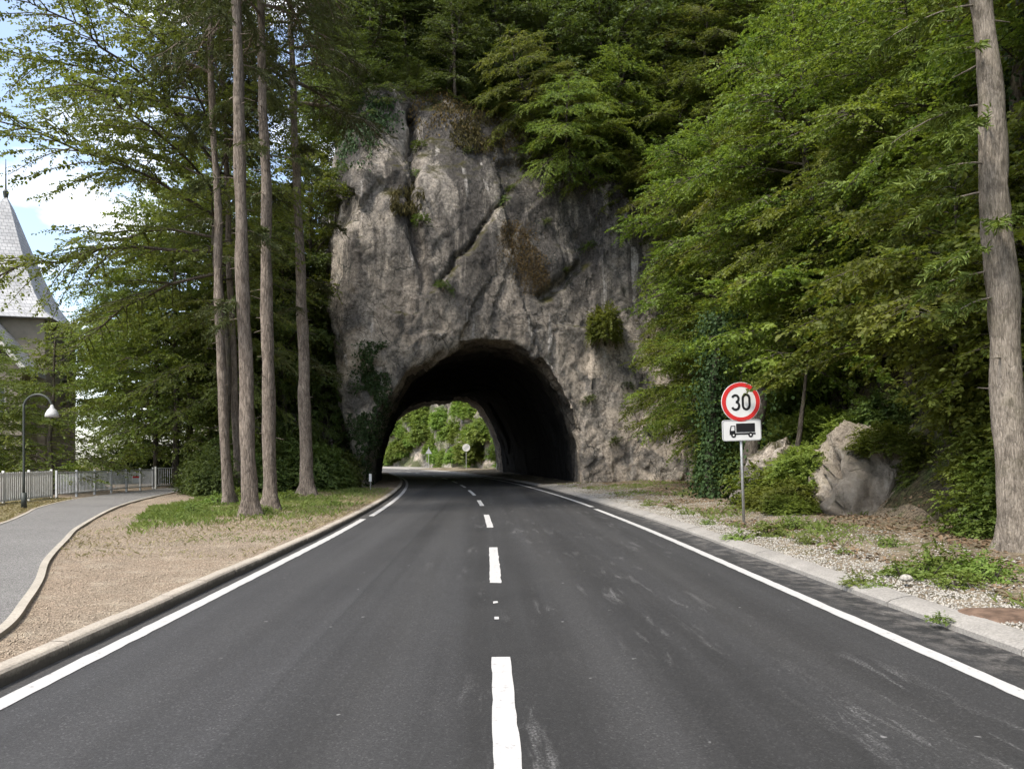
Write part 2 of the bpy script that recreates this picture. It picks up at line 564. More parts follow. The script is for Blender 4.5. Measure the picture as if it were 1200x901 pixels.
M['galv'] = m_plain('galvanised_steel', (.42, .42, .41), .5, .15, 8, .5, .55)
M['sign_white'] = m_plain('sign_white', (.66, .65, .63), .4, .03, 4)
M['sign_red'] = m_plain('sign_red', (.55, .03, .028), .4, .06, 4)
M['sign_black'] = m_plain('sign_black', (.012, .012, .013), .5, .1, 4)
M['sign_back'] = m_plain('sign_back_grey', (.35, .35, .35), .5, .1, 5)
M['lamp_green'] = m_plain('dark_green_metal', (.045, .05, .042), .5, .15, 6)
M['lamp_white'] = m_plain('white_enamel', (.48, .47, .45), .35, .04, 6)
M['rail_grey'] = m_plain('grey_railing_paint', (.46, .46, .45), .55, .12, 5)
M['rail_white'] = m_plain('white_fence_paint', (.68, .67, .63), .6, .1, 5)
def m_roof():
    t = NT('pale_shingle_roof')
    v = t.objco()
    x, y, z = t.sep(v)
    cb = t.n('ShaderNodeCombineXYZ'); t.l(t.math('ADD', x, y), cb.inputs[0]); t.l(z, cb.inputs[1])
    br = t.n('ShaderNodeTexBrick')
    t.l(cb.outputs[0], br.inputs['Vector'])
    br.inputs['Scale'].default_value = 1.0; br.inputs['Brick Width'].default_value = .32; br.inputs['Row Height'].default_value = .26; br.inputs['Mortar Size'].default_value = .018
    br.inputs['Color1'].default_value = (.30, .30, .305, 1); br.inputs['Color2'].default_value = (.37, .365, .365, 1); br.inputs['Mortar'].default_value = (.15, .15, .155, 1)
    col = t.mix(.5, br.outputs['Color'], t.ramp(t.noise(v, 1.2, 5), [(.35, .7), (.65, 1.2)]), 'MULTIPLY')
    return t.pbr(col, .6, t.bump(br.outputs['Fac'], -.4, .03), .3)


M['slate'] = m_roof()
M['wall_cream'] = m_plain('cream_render', (.24, .21, .165), .9, .12, 2)
M['timber'] = m_plain('dark_timber', (.035, .028, .022), .8, .25, 5)
M['white_trim'] = m_plain('white_trim', (.5, .48, .44), .7, .08, 4)
M['glass'] = m_plain('window_glass', (.02, .025, .03), .08, .1, 3, .6)
M['rust'] = m_plain('rusty_slab', (.13, .085, .06), .9, .35, 9, .2, 0, .6)

# ------------------------------------------------------------------ road line
CL = np.array([(.1, -30), (.1, -12), (.1, 0), (.1, 9), (.05, 17), (-.25, 26), (-.8, 35), (-1.8, 46), (-3.2, 57), (-4.8, 66), (-6.3, 74),
               (-9.3, 87), (-13.2, 99), (-20, 113), (-31, 127), (-48, 139), (-75, 149)], float)


def catmull(P, n=12):
    P = np.asarray(P, float)
    Q = np.vstack([2 * P[0] - P[1], P, 2 * P[-1] - P[-2]])
    out = []
    for i in range(1, len(Q) - 2):
        t = np.linspace(0, 1, n, endpoint=False)[:, None]
        a, b, c, d = Q[i - 1], Q[i], Q[i + 1], Q[i + 2]
        out.append(.5 * (2 * b + (c - a) * t + (2 * a - 5 * b + 4 * c - d) * t ** 2 + (3 * b - a - 3 * c + d) * t ** 3))
    out.append(P[-1:])
    return np.vstack(out)


ROAD = catmull(CL, 14)
_seg = np.r_[0, np.cumsum(np.linalg.norm(np.diff(ROAD, axis=0), axis=1))]


def road_at(s):
    s = np.asarray(s, float)
    p = np.stack([np.interp(s, _seg, ROAD[:, 0]), np.interp(s, _seg, ROAD[:, 1])], -1)
    q = np.stack([np.interp(s + .3, _seg, ROAD[:, 0]), np.interp(s + .3, _seg, ROAD[:, 1])], -1)
    p0 = np.stack([np.interp(s - .3, _seg, ROAD[:, 0]), np.interp(s - .3, _seg, ROAD[:, 1])], -1)
    t = nz(q - p0)
    return p, np.stack([t[..., 1], -t[..., 0]], -1)          # point, right-hand normal


def s_of_y(y):
    return np.interp(y, ROAD[:, 1], _seg)


def xc(y):
    return np.interp(y, ROAD[:, 1], ROAD[:, 0])


def ribbon(s, offs, zs, close_ends=False):
    """sweep a cross-section (offset, z) along the road"""
    p, n = road_at(s)
    offs, zs = np.asarray(offs, float), np.asarray(zs, float)
    k = len(offs)
    V = np.zeros((len(s), k, 3))
    V[:, :, :2] = p[:, None] + n[:, None] * offs[None, :, None]
    V[:, :, 2] = zs
    i, j = np.meshgrid(np.arange(len(s) - 1), np.arange(k - 1), indexing='ij')
    Fq = np.stack([i * k + j, i * k + j + 1, (i + 1) * k + j + 1, (i + 1) * k + j], -1).reshape(-1, 4)
    Fs = Fq.tolist()
    if close_ends:
        Fs += [list(range(k))[::-1], [(len(s) - 1) * k + j for j in range(k)]]
    return V.reshape(-1, 3), Fs


S0, S1 = s_of_y(-25), _seg[-1] - .5
ss = np.arange(S0, S1, .8)
V, Fs = ribbon(ss, np.linspace(-3.52, 4.3, 9), np.zeros(9))
road = tag(link('road', mesh_np('road', V, Fs, M['asphalt'])), kind='structure')


def line_piece(name, y0, y1, off, w, off1=None):
    s = np.arange(s_of_y(y0), s_of_y(y1), .15)
    s = np.r_[s, s_of_y(y1)]
    V, Fs = ribbon(s, [-w / 2, w / 2], [.005, .005])
    p, n = road_at(s)
    o = np.linspace(off, off if off1 is None else off1, len(s))
    V = V.reshape(len(s), 2, 3)
    V[:, :, :2] += (n * o[:, None])[:, None]
    V[:, :, 0] += RNG.normal(0, .0035, V.shape[:2])
    V[0, :, 1] += RNG.normal(0, .012, 2); V[-1, :, 1] += RNG.normal(0, .012, 2)
    return link(name, mesh_np(name, V.reshape(-1, 3), Fs, M['paint']), road)


line_piece('edge_line', -20, 19.6, -3.28, .15)
line_piece('edge_line', 20.6, 130, -3.2, .15, -3.3)
line_piece('edge_line', -20, 23.2, 3.52, .15)
line_piece('edge_line', 24.2, 130, 3.6, .15, 3.45)
for a, b in ((-6.5, -3.0), (2.2, 5.95), (9.5, 13.3), (17.1, 21.0), (24.9, 28.2), (32, 37), (40.5, 44.5), (48, 52), (56, 60), (64.5, 67.5), (72, 75), (79, 82), (86, 89), (93, 97), (100.5, 104.5)):
    line_piece('centre_dash', a, b, 0.0, .15)
# small setting-out dots of paint between dashes
for y in (7.35, 8.15):
    line_piece('paint_dot', y, y + .12, -.02, .05)

# kerbs: units 1 m long with open joints
def kerb(name, prof, y0, y1, mat, unit=1.0):
    s = s_of_y(y0)
    e = s_of_y(y1)
    VV, FF = [], []
    rr = random.Random(5)
    while s < e:
        a = np.linspace(s + .006, s + unit - .006, 3)
        dz = rr.uniform(-.006, .006); do = rr.uniform(-.008, .008)
        V, Fs = ribbon(a, [o + do for o, z in prof], [z + (dz if z > 0 else 0) for o, z in prof], True)
        b = sum(len(v) for v in VV)
        VV.append(V)
        FF += [[i + b for i in f] for f in Fs]
        s += unit
    return tag(link(name, mesh_np(name, np.vstack(VV), FF, mat)), kind='structure')


kerb('kerb', [(-3.5, -.05), (-3.505, .095), (-3.525, .112), (-3.55, .118), (-3.65, .118), (-3.665, .11), (-3.665, -.05)], -20, 104, M['kerb_l'])
kerb('kerb', [(4.22, -.05), (4.225, .045), (4.26, .07), (4.40, .105), (4.50, .115), (4.535, .105), (4.54, -.05)], -20, 104, M['kerb_r'])

# ------------------------------------------------------------------ ground sheets
def ground_grid(name, xs_fn, ys, zfn, mat, smooth=True):
    rows = []
    for y in ys:
        xs = xs_fn(y)
        rows.append(np.stack([xs, np.full(len(xs), y)], 1))
    P = np.array(rows)
    h, w = P.shape[:2]
    Q = P.reshape(-1, 2)
    V = np.c_[Q, zfn(Q[:, 0], Q[:, 1])]
    i, j = np.meshgrid(np.arange(h - 1), np.arange(w - 1), indexing='ij')
    Fq = np.stack([i * w + j, i * w + j + 1, (i + 1) * w + j + 1, (i + 1) * w + j], -1).reshape(-1, 4)
    return tag(link(name, mesh_np(name, V, Fq, mat, smooth)), kind='structure'), V


def z_left(x, y):
    P = np.stack([x, y, 0 * x], 1)
    d = np.clip((xc(y) - 3.7 - x) / 1.5, 0, 1)
    return .105 + d * .014 * fbm(P * .9, 3, 4)


grid_y = np.r_[np.arange(-20, 48, .5), np.arange(48, 106, 1.5)]
ground_grid('verge', lambda y: xc(y) - 3.62 - np.r_[np.arange(0, 16, .5), np.linspace(16, 60, 14)], grid_y, z_left, M['verge_l'])

FOOT = np.array([(-30, 9.3), (0, 9.2), (8, 9.1), (13, 9.0), (17, 8.6), (20, 9.0), (26, 9.0), (33, 10.2), (40, 12), (44, 13), (90, 13)])


def foot(y):
    return np.interp(y, FOOT[:, 0], FOOT[:, 1])


def z_right(x, y):
    P = np.stack([x, y, 0 * x], 1)
    ed = x - xc(y) - 4.5
    z = .085 + np.clip(ed, 0, 5) * .045 + np.clip(ed / 1.0, 0, 1) * .05 * fbm(P * .7, 4, 9)
    d = np.clip(x - foot(y) + .6 * fbm(P * .25, 3, 3), 0, None)
    bank = np.where(d < 2, d * 1.5, 3.0 + (d - 2) * 1.12)
    bank = bank * (1 + .14 * fbm(P * .3, 3, 21)) + np.clip(d, 0, 1) * .5 * fbm(P * .9, 3, 31)
    inside = np.clip((y - 41.5) / 3.0, 0, 1) * np.clip((28 - x) / 4, 0, 1)
    return z + np.clip(bank, 0, 46) * (1 - inside)


_, VR = ground_grid('hillside', lambda y: xc(y) + 4.52 + np.r_[np.arange(0, 9, .3), np.arange(9, 30, .8), np.linspace(30, 75, 16)],
                    np.r_[np.arange(-24, 47, .5), np.arange(47, 106, 2)], z_right, M['verge_r'])
# base ground to the horizon (kept under everything else)
V = np.array([(-1500, -1500, -.06), (1500, -1500, -.06), (1500, 1500, -.06), (-1500, 1500, -.06)])
tag(link('ground', mesh_np('ground', V, [(0, 1, 2, 3)], M['ground'])), kind='structure')

# steep forest floor: the upper bank has a darker soil
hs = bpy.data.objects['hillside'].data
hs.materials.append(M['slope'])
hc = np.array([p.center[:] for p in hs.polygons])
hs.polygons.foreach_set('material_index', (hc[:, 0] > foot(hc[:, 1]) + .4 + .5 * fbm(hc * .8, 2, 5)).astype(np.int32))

# side path, curving away to the left
PR = catmull([(-3.75, 3.2), (-3.85, 5.0), (-4.15, 6.3), (-4.75, 7.6), (-5.4, 8.9), (-6.35, 10.65), (-7.55, 13.2), (-8.9, 16.2), (-11.4, 22.9), (-13.0, 29.2), (-13.9, 35), (-13.4, 39.5), (-11.5, 42.5)], 8)
PL = catmull([(-7.6, 2.0), (-7.8, 4.5), (-8.1, 7), (-8.5, 9), (-9.0, 11), (-9.7, 13.2), (-11.0, 16.8), (-12.2, 19.5), (-13.6, 22.6), (-15.2, 28.0), (-15.9, 34), (-15.6, 41), (-13.5, 46)], 8)
V = np.vstack([np.c_[PL, np.full(len(PL), .136)], np.c_[PR, np.full(len(PR), .136)]])
n = len(PL)
tag(link('path', mesh_np('path', V, [(i, n + i, n + i + 1, i + 1) for i in range(n - 1)], M['path'])), kind='structure')


def edging(P, w, z, name, mat):
    P3 = np.c_[P, np.zeros(len(P))]
    T = nz(np.gradient(P, axis=0))
    N = np.stack([T[:, 1], -T[:, 0]], 1)
    prof = [(-w / 2, 0), (-w / 2, z), (w / 2, z), (w / 2, 0)]
    V = np.zeros((len(P), 4, 3))
    for k, (o, zz) in enumerate(prof):
        V[:, k, :2] = P + N * o
        V[:, k, 2] = zz
    i, j = np.meshgrid(np.arange(len(P) - 1), np.arange(3), indexing='ij')
    Fq = np.stack([i * 4 + j, i * 4 + j + 1, (i + 1) * 4 + j + 1, (i + 1) * 4 + j], -1).reshape(-1, 4).tolist() + [[0, 1, 2, 3]]
    return tag(link(name, mesh_np(name, V.reshape(-1, 3), Fq, mat)), kind='structure')


edging(PR, .09, .150, 'path_kerb', M['edging'])
edging(PL[:len(PL) - 26], .07, .148, 'path_kerb', M['edging'])

# ------------------------------------------------------------------ the cliff with its tunnel
def resample(P, n):
    P = np.asarray(P, float)
    d = np.r_[0, np.cumsum(np.linalg.norm(np.diff(P, axis=0), axis=1))]
    t = np.linspace(0, d[-1], n)
    return np.stack([np.interp(t, d, P[:, k]) for k in range(P.shape[1])], 1)


front = np.array([(30, 34), (22, 37), (16, 40.5), (12, 42), (9, 42.4), (6, 41.8), (2, 40.3), (-2, 38.9), (-5, 38.0), (-6.9, 37.8), (-7.8, 38.8), (-8.4, 41)], float)
side = np.array([(-9.6, 46), (-12, 56), (-16, 68), (-19, 77)], float)
back = np.array([(-12, 78), (-2, 77.5), (4, 78), (14, 80), (32, 82)], float)
plan = np.vstack([front, side, back])
plan = resample(np.vstack([plan, plan[:1]]), 97)[:-1]
nu = len(plan)
cen = np.array([8., 60.])
zs = np.linspace(-1.5, 1, 30)
rows = []
for v in np.linspace(0, 1, 30):
    P = plan.copy()
    top = np.interp(P[:, 0], [-19, -9, -7, -4, 3, 8, 14, 30], [18, 22.5, 22.5, 21.5, 19.5, 20, 24, 30]) + np.clip(P[:, 1] - 50, 0, 30) * .25
    z = -1.5 + (top + 1.5) * v
    isf = (P[:, 1] < 47).astype(float)
    lean = np.clip(z - 9, 0, None) * .13 + np.clip(z - 16.5, 0, None) * .22
    P[:, 1] += isf * lean
    und = np.clip((5.5 - z) / 5.5, 0, 1) * 1.1
    P[:, 0] += np.where(P[:, 0] < -6, und * np.clip((-6 - P[:, 0]) / 2, 0, 1), 0)
    tt = np.clip((z - 17) / 12, 0, 1)
    P = P + (cen - P) * (tt * .06)[:, None]
    rows.append(np.c_[P, z])
V = np.vstack(rows + [[(8, 60, 34)], [(8, 60, -1.5)]])
Fs = []
for i in range(29):
    for j in range(nu):
        k = (j + 1) % nu
        Fs.append((i * nu + j, i * nu + k, (i + 1) * nu + k, (i + 1) * nu + j))
for j in range(nu):
    k = (j + 1) % nu
    Fs.append((29 * nu + j, 29 * nu + k, 30 * nu))
    Fs.append((k, j, 30 * nu + 1))
block = link('tmp_block', mesh_np('tmp_block', V, Fs, None))
import bmesh
bm = bmesh.new(); bm.from_mesh(block.data); bmesh.ops.recalc_face_normals(bm, faces=bm.faces); bm.to_mesh(block.data); bm.free()

pa = np.array([(-6.1, -2), (-6.05, 0), (-6.0, 1.5), (-5.35, 3.8), (-3.9, 6.1), (-2.0, 7.25), (-.2, 7.6), (1.4, 7.5), (3.2, 6.5), (4.5, 4.3), (5.15, 2.4), (5.3, 0), (5.35, -2)])
pb = np.array([(-12.6, -2), (-12.3, 0), (-11.6, 2.5), (-10.3, 5.2), (-8.6, 6.5), (-6.8, 7.1), (-4.6, 7.2), (-2.4, 7.55), (-1.1, 6.7), (-.1, 4.9), (.8, 3.0), (1.3, 0), (1.4, -2)])
pa = pa * np.array([1.045, 1.05]) - np.array([.1, 0])
pa, pb = resample(pa, 40), resample(pb, 40)
NY = 30
rows = []
for i in range(NY):
    t = i / (NY - 1)
    y = 30 + t * 56
    k = np.clip((y - 39) / 36, 0, 1)
    k2 = k ** 1.5
    Q = pa * (1 - k2) + pb * k2
    if y < 39:
        Q = pa * np.array([1.0, 1.0])
    rows.append(np.c_[Q[:, 0], np.full(40, y), Q[:, 1]])
V = np.vstack(rows)
Fs = []
for i in range(NY - 1):
    for j in range(40):
        k = (j + 1) % 40
        Fs.append((i * 40 + j, i * 40 + k, (i + 1) * 40 + k, (i + 1) * 40 + j))
Fs += [tuple(range(40)), tuple((NY - 1) * 40 + j for j in range(39, -1, -1))]
bore = link('tmp_bore', mesh_np('tmp_bore', V, Fs, None))
bm = bmesh.new(); bm.from_mesh(bore.data); bmesh.ops.recalc_face_normals(bm, faces=bm.faces); bm.to_mesh(bore.data); bm.free()
md = block.modifiers.new('b', 'BOOLEAN'); md.operation = 'DIFFERENCE'; md.object = bore; md.solver = 'EXACT'
rm = block.modifiers.new('r', 'REMESH'); rm.mode = 'VOXEL'; rm.voxel_size = .135
dg = bpy.context.evaluated_depsgraph_get()
rock_me = bpy.data.meshes.new_from_object(block.evaluated_get(dg))
for o in (block, bore):
    bpy.data.objects.remove(o)
nv = len(rock_me.vertices)
V = np.empty(nv * 3, np.float32); rock_me.vertices.foreach_get('co', V); V = V.reshape(-1, 3).astype(float)
N = np.empty(nv * 3, np.float32); rock_me.vertex_normals.foreach_get('vector', N); N = N.reshape(-1, 3).astype(float)


def seg_dist(X, Z, a, b):
    a, b = np.array(a, float), np.array(b, float)
    d = b - a
    t = np.clip(((X - a[0]) * d[0] + (Z - a[1]) * d[1]) / (d @ d), 0, 1)
    dx, dz = X - a[0] - t * d[0], Z - a[1] - t * d[1]
    side = np.sign(d[0] * (Z - a[1]) - d[1] * (X - a[0]))
    return np.hypot(dx, dz), side, t


def poly_dist(X, Z, pts):
    best = np.full(len(X), 1e9)
    for a, b in zip(pts[:-1], pts[1:]):
        best = np.minimum(best, seg_dist(X, Z, a, b)[0])
    return best


P = V.copy()
wob = np.stack([fbm(P * .5, 3, 41), fbm(P * .5, 3, 51), fbm(P * .5, 3, 61)], 1)
Q = P + .8 * wob
Q = P + .18 * wob
disp = .22 * fbm(P * .12, 3, 1)
disp += .46 * facets(Q * np.array([.27, .3, .07]), 3, .7)
wz = .42 + .58 * np.clip((10.5 - P[:, 2]) / 3, 0, 1)
disp += wz * .17 * facets((Q + .15 * wob[:, ::-1]) @ np.array([[.55, 0, .22], [0, .55, 0], [-.14, 0, .22]]), 13, 1.0)
disp += wz * .095 * facets(Q @ np.array([[1.4, 0, .6], [0, 1.4, 0], [-.5, 0, .8]]), 23, 1.1)
disp += wz * .055 * facets(Q * np.array([3.4, 3.4, 2.2]), 27, 1.1)
disp += .02 * fbm(P * 4, 2, 71)
# photographed features on the face (X, Z seen at about 40 m)
fr = ((V[:, 1] < 46) & (N[:, 1] < .2)).astype(float)
X, Z = V[:, 0], V[:, 2]
Xw, Zw = X + .15 * fbm(P * 1.2, 2, 81), Z + .15 * fbm(P * 1.2, 2, 91)
d = poly_dist(Xw, Zw, [(-4.15, 21.5), (-3.9, 17.5), (-4.1, 14.2), (-3.4, 11.5), (-3.5, 8.2)])
disp -= fr * (.95 * np.exp(-(d / .22) ** 2) * np.clip((Z - 9) / 6, .15, 1) + .7 * np.exp(-(d / 1.1) ** 2) * np.clip((Z - 15.5) / 4, 0, 1))
d, sd, t = seg_dist(Xw, Zw, (1.5, 16.9), (-2.6, 10.6))
disp -= fr * .5 * np.exp(-(d / .13) ** 2)
disp += fr * np.where(sd > 0, .34, -.08) * np.exp(-(d / 2.4) ** 2)
d = poly_dist(Xw, Zw, [(3.0, 10.6), (4.3, 11.6), (5.6, 12.9), (5.2, 14.2)])
disp -= fr * .5 * np.exp(-(d / .3) ** 2)
d = np.hypot((X - 4.2) / 1.3, (Z - 12.6) / 1.0)
disp += fr * .3 * np.exp(-d ** 2)
d = poly_dist(Xw, Zw, [(-7.2, 13), (-7.6, 9.5), (-6.5, 7.0)])
disp += fr * .6 * np.exp(-(d / 1.2) ** 2)
d = np.hypot((X + 5.2) / 1.0, (Z - 16.1) / .6)
disp -= fr * .5 * np.exp(-d ** 2)
d = poly_dist(Xw, Zw, [(6.3, 14.5), (9.6, 8.2)])
disp -= fr * .35 * np.exp(-(d / .35) ** 2)
# inside the bore the rock is rough but keeps its section
inb = (V[:, 1] > 41) & (V[:, 1] < 76) & (V[:, 2] < 9) & (np.abs(V[:, 0] + .1 * (V[:, 1] - 40)) < 9)
disp = np.where(inb, disp * .55, disp)
disp = np.where((V[:, 2] < .2), disp * .6, disp)
V2 = V + N * disp[:, None]
rock_me.vertices.foreach_set('co', V2.astype(np.float32).ravel())
rock_me.polygons.foreach_set('use_smooth', np.ones(len(rock_me.polygons), bool))
rock_me.materials.clear()
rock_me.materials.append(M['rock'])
rock_me.update()
rock_me.name = 'cliff'
cliff = tag(link('cliff', rock_me), kind='structure')
BV = BVHTree.FromPolygons([tuple(v) for v in V2.tolist()], [tuple(p.vertices) for p in rock_me.polygons])
print('cliff verts', nv)


def hit(px, py, Y0=20):
    o = Vector((0, 0, CAMH))
    d = (Vector(at(px, py, 10)) - o).normalized()
    r = BV.ray_cast(o + d * Y0, d)
    return r[0], r[1]


def top_z(x, y):
    r = BV.ray_cast(Vector((x, y, 60)), Vector((0, 0, -1)))
    return r[0].z if r[0] is not None else 0.0


# rock outcrop on the right bank
def boulder(name, c, r, seed, label, mat, n=150, power=2.3, lean=(0, 0), rz=0.0, rough=1.0):
    u, v = np.meshgrid(np.linspace(0, 2 * PI, n, endpoint=False), np.linspace(-PI / 2, PI / 2, n // 2), indexing='ij')
    D = np.stack([np.cos(v) * np.cos(u), np.cos(v) * np.sin(u), np.sin(v)], -1).reshape(-1, 3)
    k = (np.abs(D) ** power).sum(1) ** (-1 / power)
    P = D * k[:, None] * np.array(r)
    q = P + seed * 7.1
    dd = .40 * facets(q * .8, seed, 1.5) + .22 * facets(q * 1.7, seed + 9, 1.5) + .08 * facets(q * 3.6, seed + 19, 1.2) + .03 * facets(q * 8, seed + 29, 1.2) + .02 * fbm(q * 6, 3, seed)
    P = P + D * dd[:, None] * min(r) * .8 * rough
    P[:, :2] *= (1 + .22 * np.clip(.5 - P[:, 2] / r[2], 0, 1))[:, None]
    h = n // 2
    i, j = np.meshgrid(np.arange(n), np.arange(h - 1), indexing='ij')
    i2 = (i + 1) % n
    Fq = np.stack([i * h + j, i2 * h + j, i2 * h + j + 1, i * h + j + 1], -1).reshape(-1, 4)
    P[:, 1] += np.clip(P[:, 2], 0, None) * lean[1]; P[:, 0] += np.clip(P[:, 2], 0, None) * lean[0]
    o = link(name, mesh_np(name, P, Fq, mat, True))
    o.location = c
    o.rotation_euler = (0, 0, rz)
    return tag(o, label, 'rock')


boulder('rock_outcrop', (10.0, 18.3, -.6), (1.9, 1.9, 2.65), 3, 'broad pale limestone outcrop bulging from the foot of the right bank', M['rock_pale'], 240, 4.5, (.2, .45), -.25, .8)
boulder('rock_outcrop', (8.55, 19.2, -.6), (.75, .9, 2.2), 5, 'narrow brown rock rib standing left of the broad pale outcrop', M['rock_pale'], 180, 4.0, (.2, .4), -.2, .8)
boulder('rock_outcrop', (8.5, 21.5, .7), (.9, 1.1, 1.3), 8, 'grey rock half hidden by shrubs just right of the sign post', M['rock'])

# bank beyond the tunnel
FL = catmull([(2.6, 74), (2.0, 81), (-.2, 90), (-3.3, 99), (-10, 119.5), (-20, 137), (-38, 153), (-70, 166)], 12)
FL = resample(FL, 150)
T = nz(np.gradient(FL, axis=0))
NR = np.stack([T[:, 1], -T[:, 0]], 1)
hv = np.r_[np.linspace(-.5, 34, 70), 36, 40]
VV = np.zeros((150, 72, 3))
for k, h in enumerate(hv):
    inn = 1.6 + .22 * max(h, 0) + (25 if h == 36 else 60 if h == 40 else 0)
    VV[:, k, :2] = FL + NR * inn
    VV[:, k, 2] = h
Q = VV.reshape(-1, 3)
d = 1.1 * facets(Q * np.array([.2, .2, .16]), 33, .8) + .5 * facets(Q * .5, 43, .9) + .7 * fbm(Q * .15, 3, 7)
VV[:, :, :2] += NR[:, None] * d.reshape(150, 72, 1)
i, j = np.meshgrid(np.arange(149), np.arange(71), indexing='ij')
Fq = np.stack([i * 72 + j, (i + 1) * 72 + j, (i + 1) * 72 + j + 1, i * 72 + j + 1], -1).reshape(-1, 4)
tag(link('hillside', mesh_np('far_hillside', VV.reshape(-1, 3), Fq, M['rock_far'], True)), kind='structure')
VFAR = VV
# gravel strip along its foot
sfar = np.arange(s_of_y(77), S1 - 12, 1.0)
V, Fs = ribbon(sfar, [4.3, 4.6, 14], [.02, .1, .12])
tag(link('gravel_strip', mesh_np('gravel_strip', V, Fs, M['kerb_r'])), kind='structure')
V, Fs = ribbon(np.arange(s_of_y(104), S1 - 1, 1.0), [-60, -5, -3.5], [.1, .1, .02])
tag(link('meadow', mesh_np('meadow', V, Fs, M['verge_l'])), kind='structure')

# ------------------------------------------------------------------ foliage engine
LEAF = np.array([(0, 0, 0), (.33, -.5, .10), (.72, -.36, .04), (1, 0, -.10), (.72, .36, .04), (.33, .5, .10)])
LEAFF = np.array([(0, 1, 2, 3), (0, 3, 4, 5)])


def leaves(pos, fwd, nrm, size, width, rng):
    fwd = nz(fwd)
    side = nz(np.cross(nrm, fwd))
    up = np.cross(fwd, side)
    n = len(pos)
    size = np.broadcast_to(size, (n,))
    w = width * rng.uniform(.85, 1.15, n)
    L = LEAF
    V = pos[:, None] + size[:, None, None] * (L[None, :, 0, None] * fwd[:, None] + (L[None, :, 1, None] * w[:, None, None]) * side[:, None]
                                              + L[None, :, 2, None] * up[:, None])
    Fq = (np.arange(n) * 6)[:, None, None] + LEAFF[None]
    return V.reshape(-1, 3), Fq.reshape(-1, 4), np.repeat(rng.random(n), 6)


def sprays(O, D, U, L, nl, leaf, width, rng, droop=.25, ang=55, jit=.35):
    """flat leafy twigs: O origins, D directions, U up vectors, L lengths; nl leaves along each"""
    m = len(O)
    D = nz(D)
    Sd = nz(np.cross(U, D))
    t = (np.arange(nl) + .6) / nl
    sgn = np.where(np.arange(nl) % 2, 1., -1.)
    sgn[-1] = 0
    a = math.radians(ang) * np.abs(sgn)
    pos = O[:, None] + D[:, None] * (L[:, None] * t)[..., None]
    pos[..., 2] -= droop * L[:, None] * t ** 2
    f = D[:, None] * np.cos(a)[None, :, None] + Sd[:, None] * (np.sin(a) * sgn)[None, :, None]
    f = f + rng.normal(0, jit * .6, f.shape)
    f[..., 2] -= .18
    nr = np.broadcast_to(U[:, None], f.shape) + rng.normal(0, jit, f.shape)
    sz = leaf * rng.uniform(.55, 1.25, (m, nl)) * rng.uniform(.8, 1.15, (m, 1)) * (1 - .25 * t)[None]
    return leaves(pos.reshape(-1, 3), f.reshape(-1, 3), nr.reshape(-1, 3), sz.ravel(), width, rng)


UP = np.array([0, 0, 1.0])


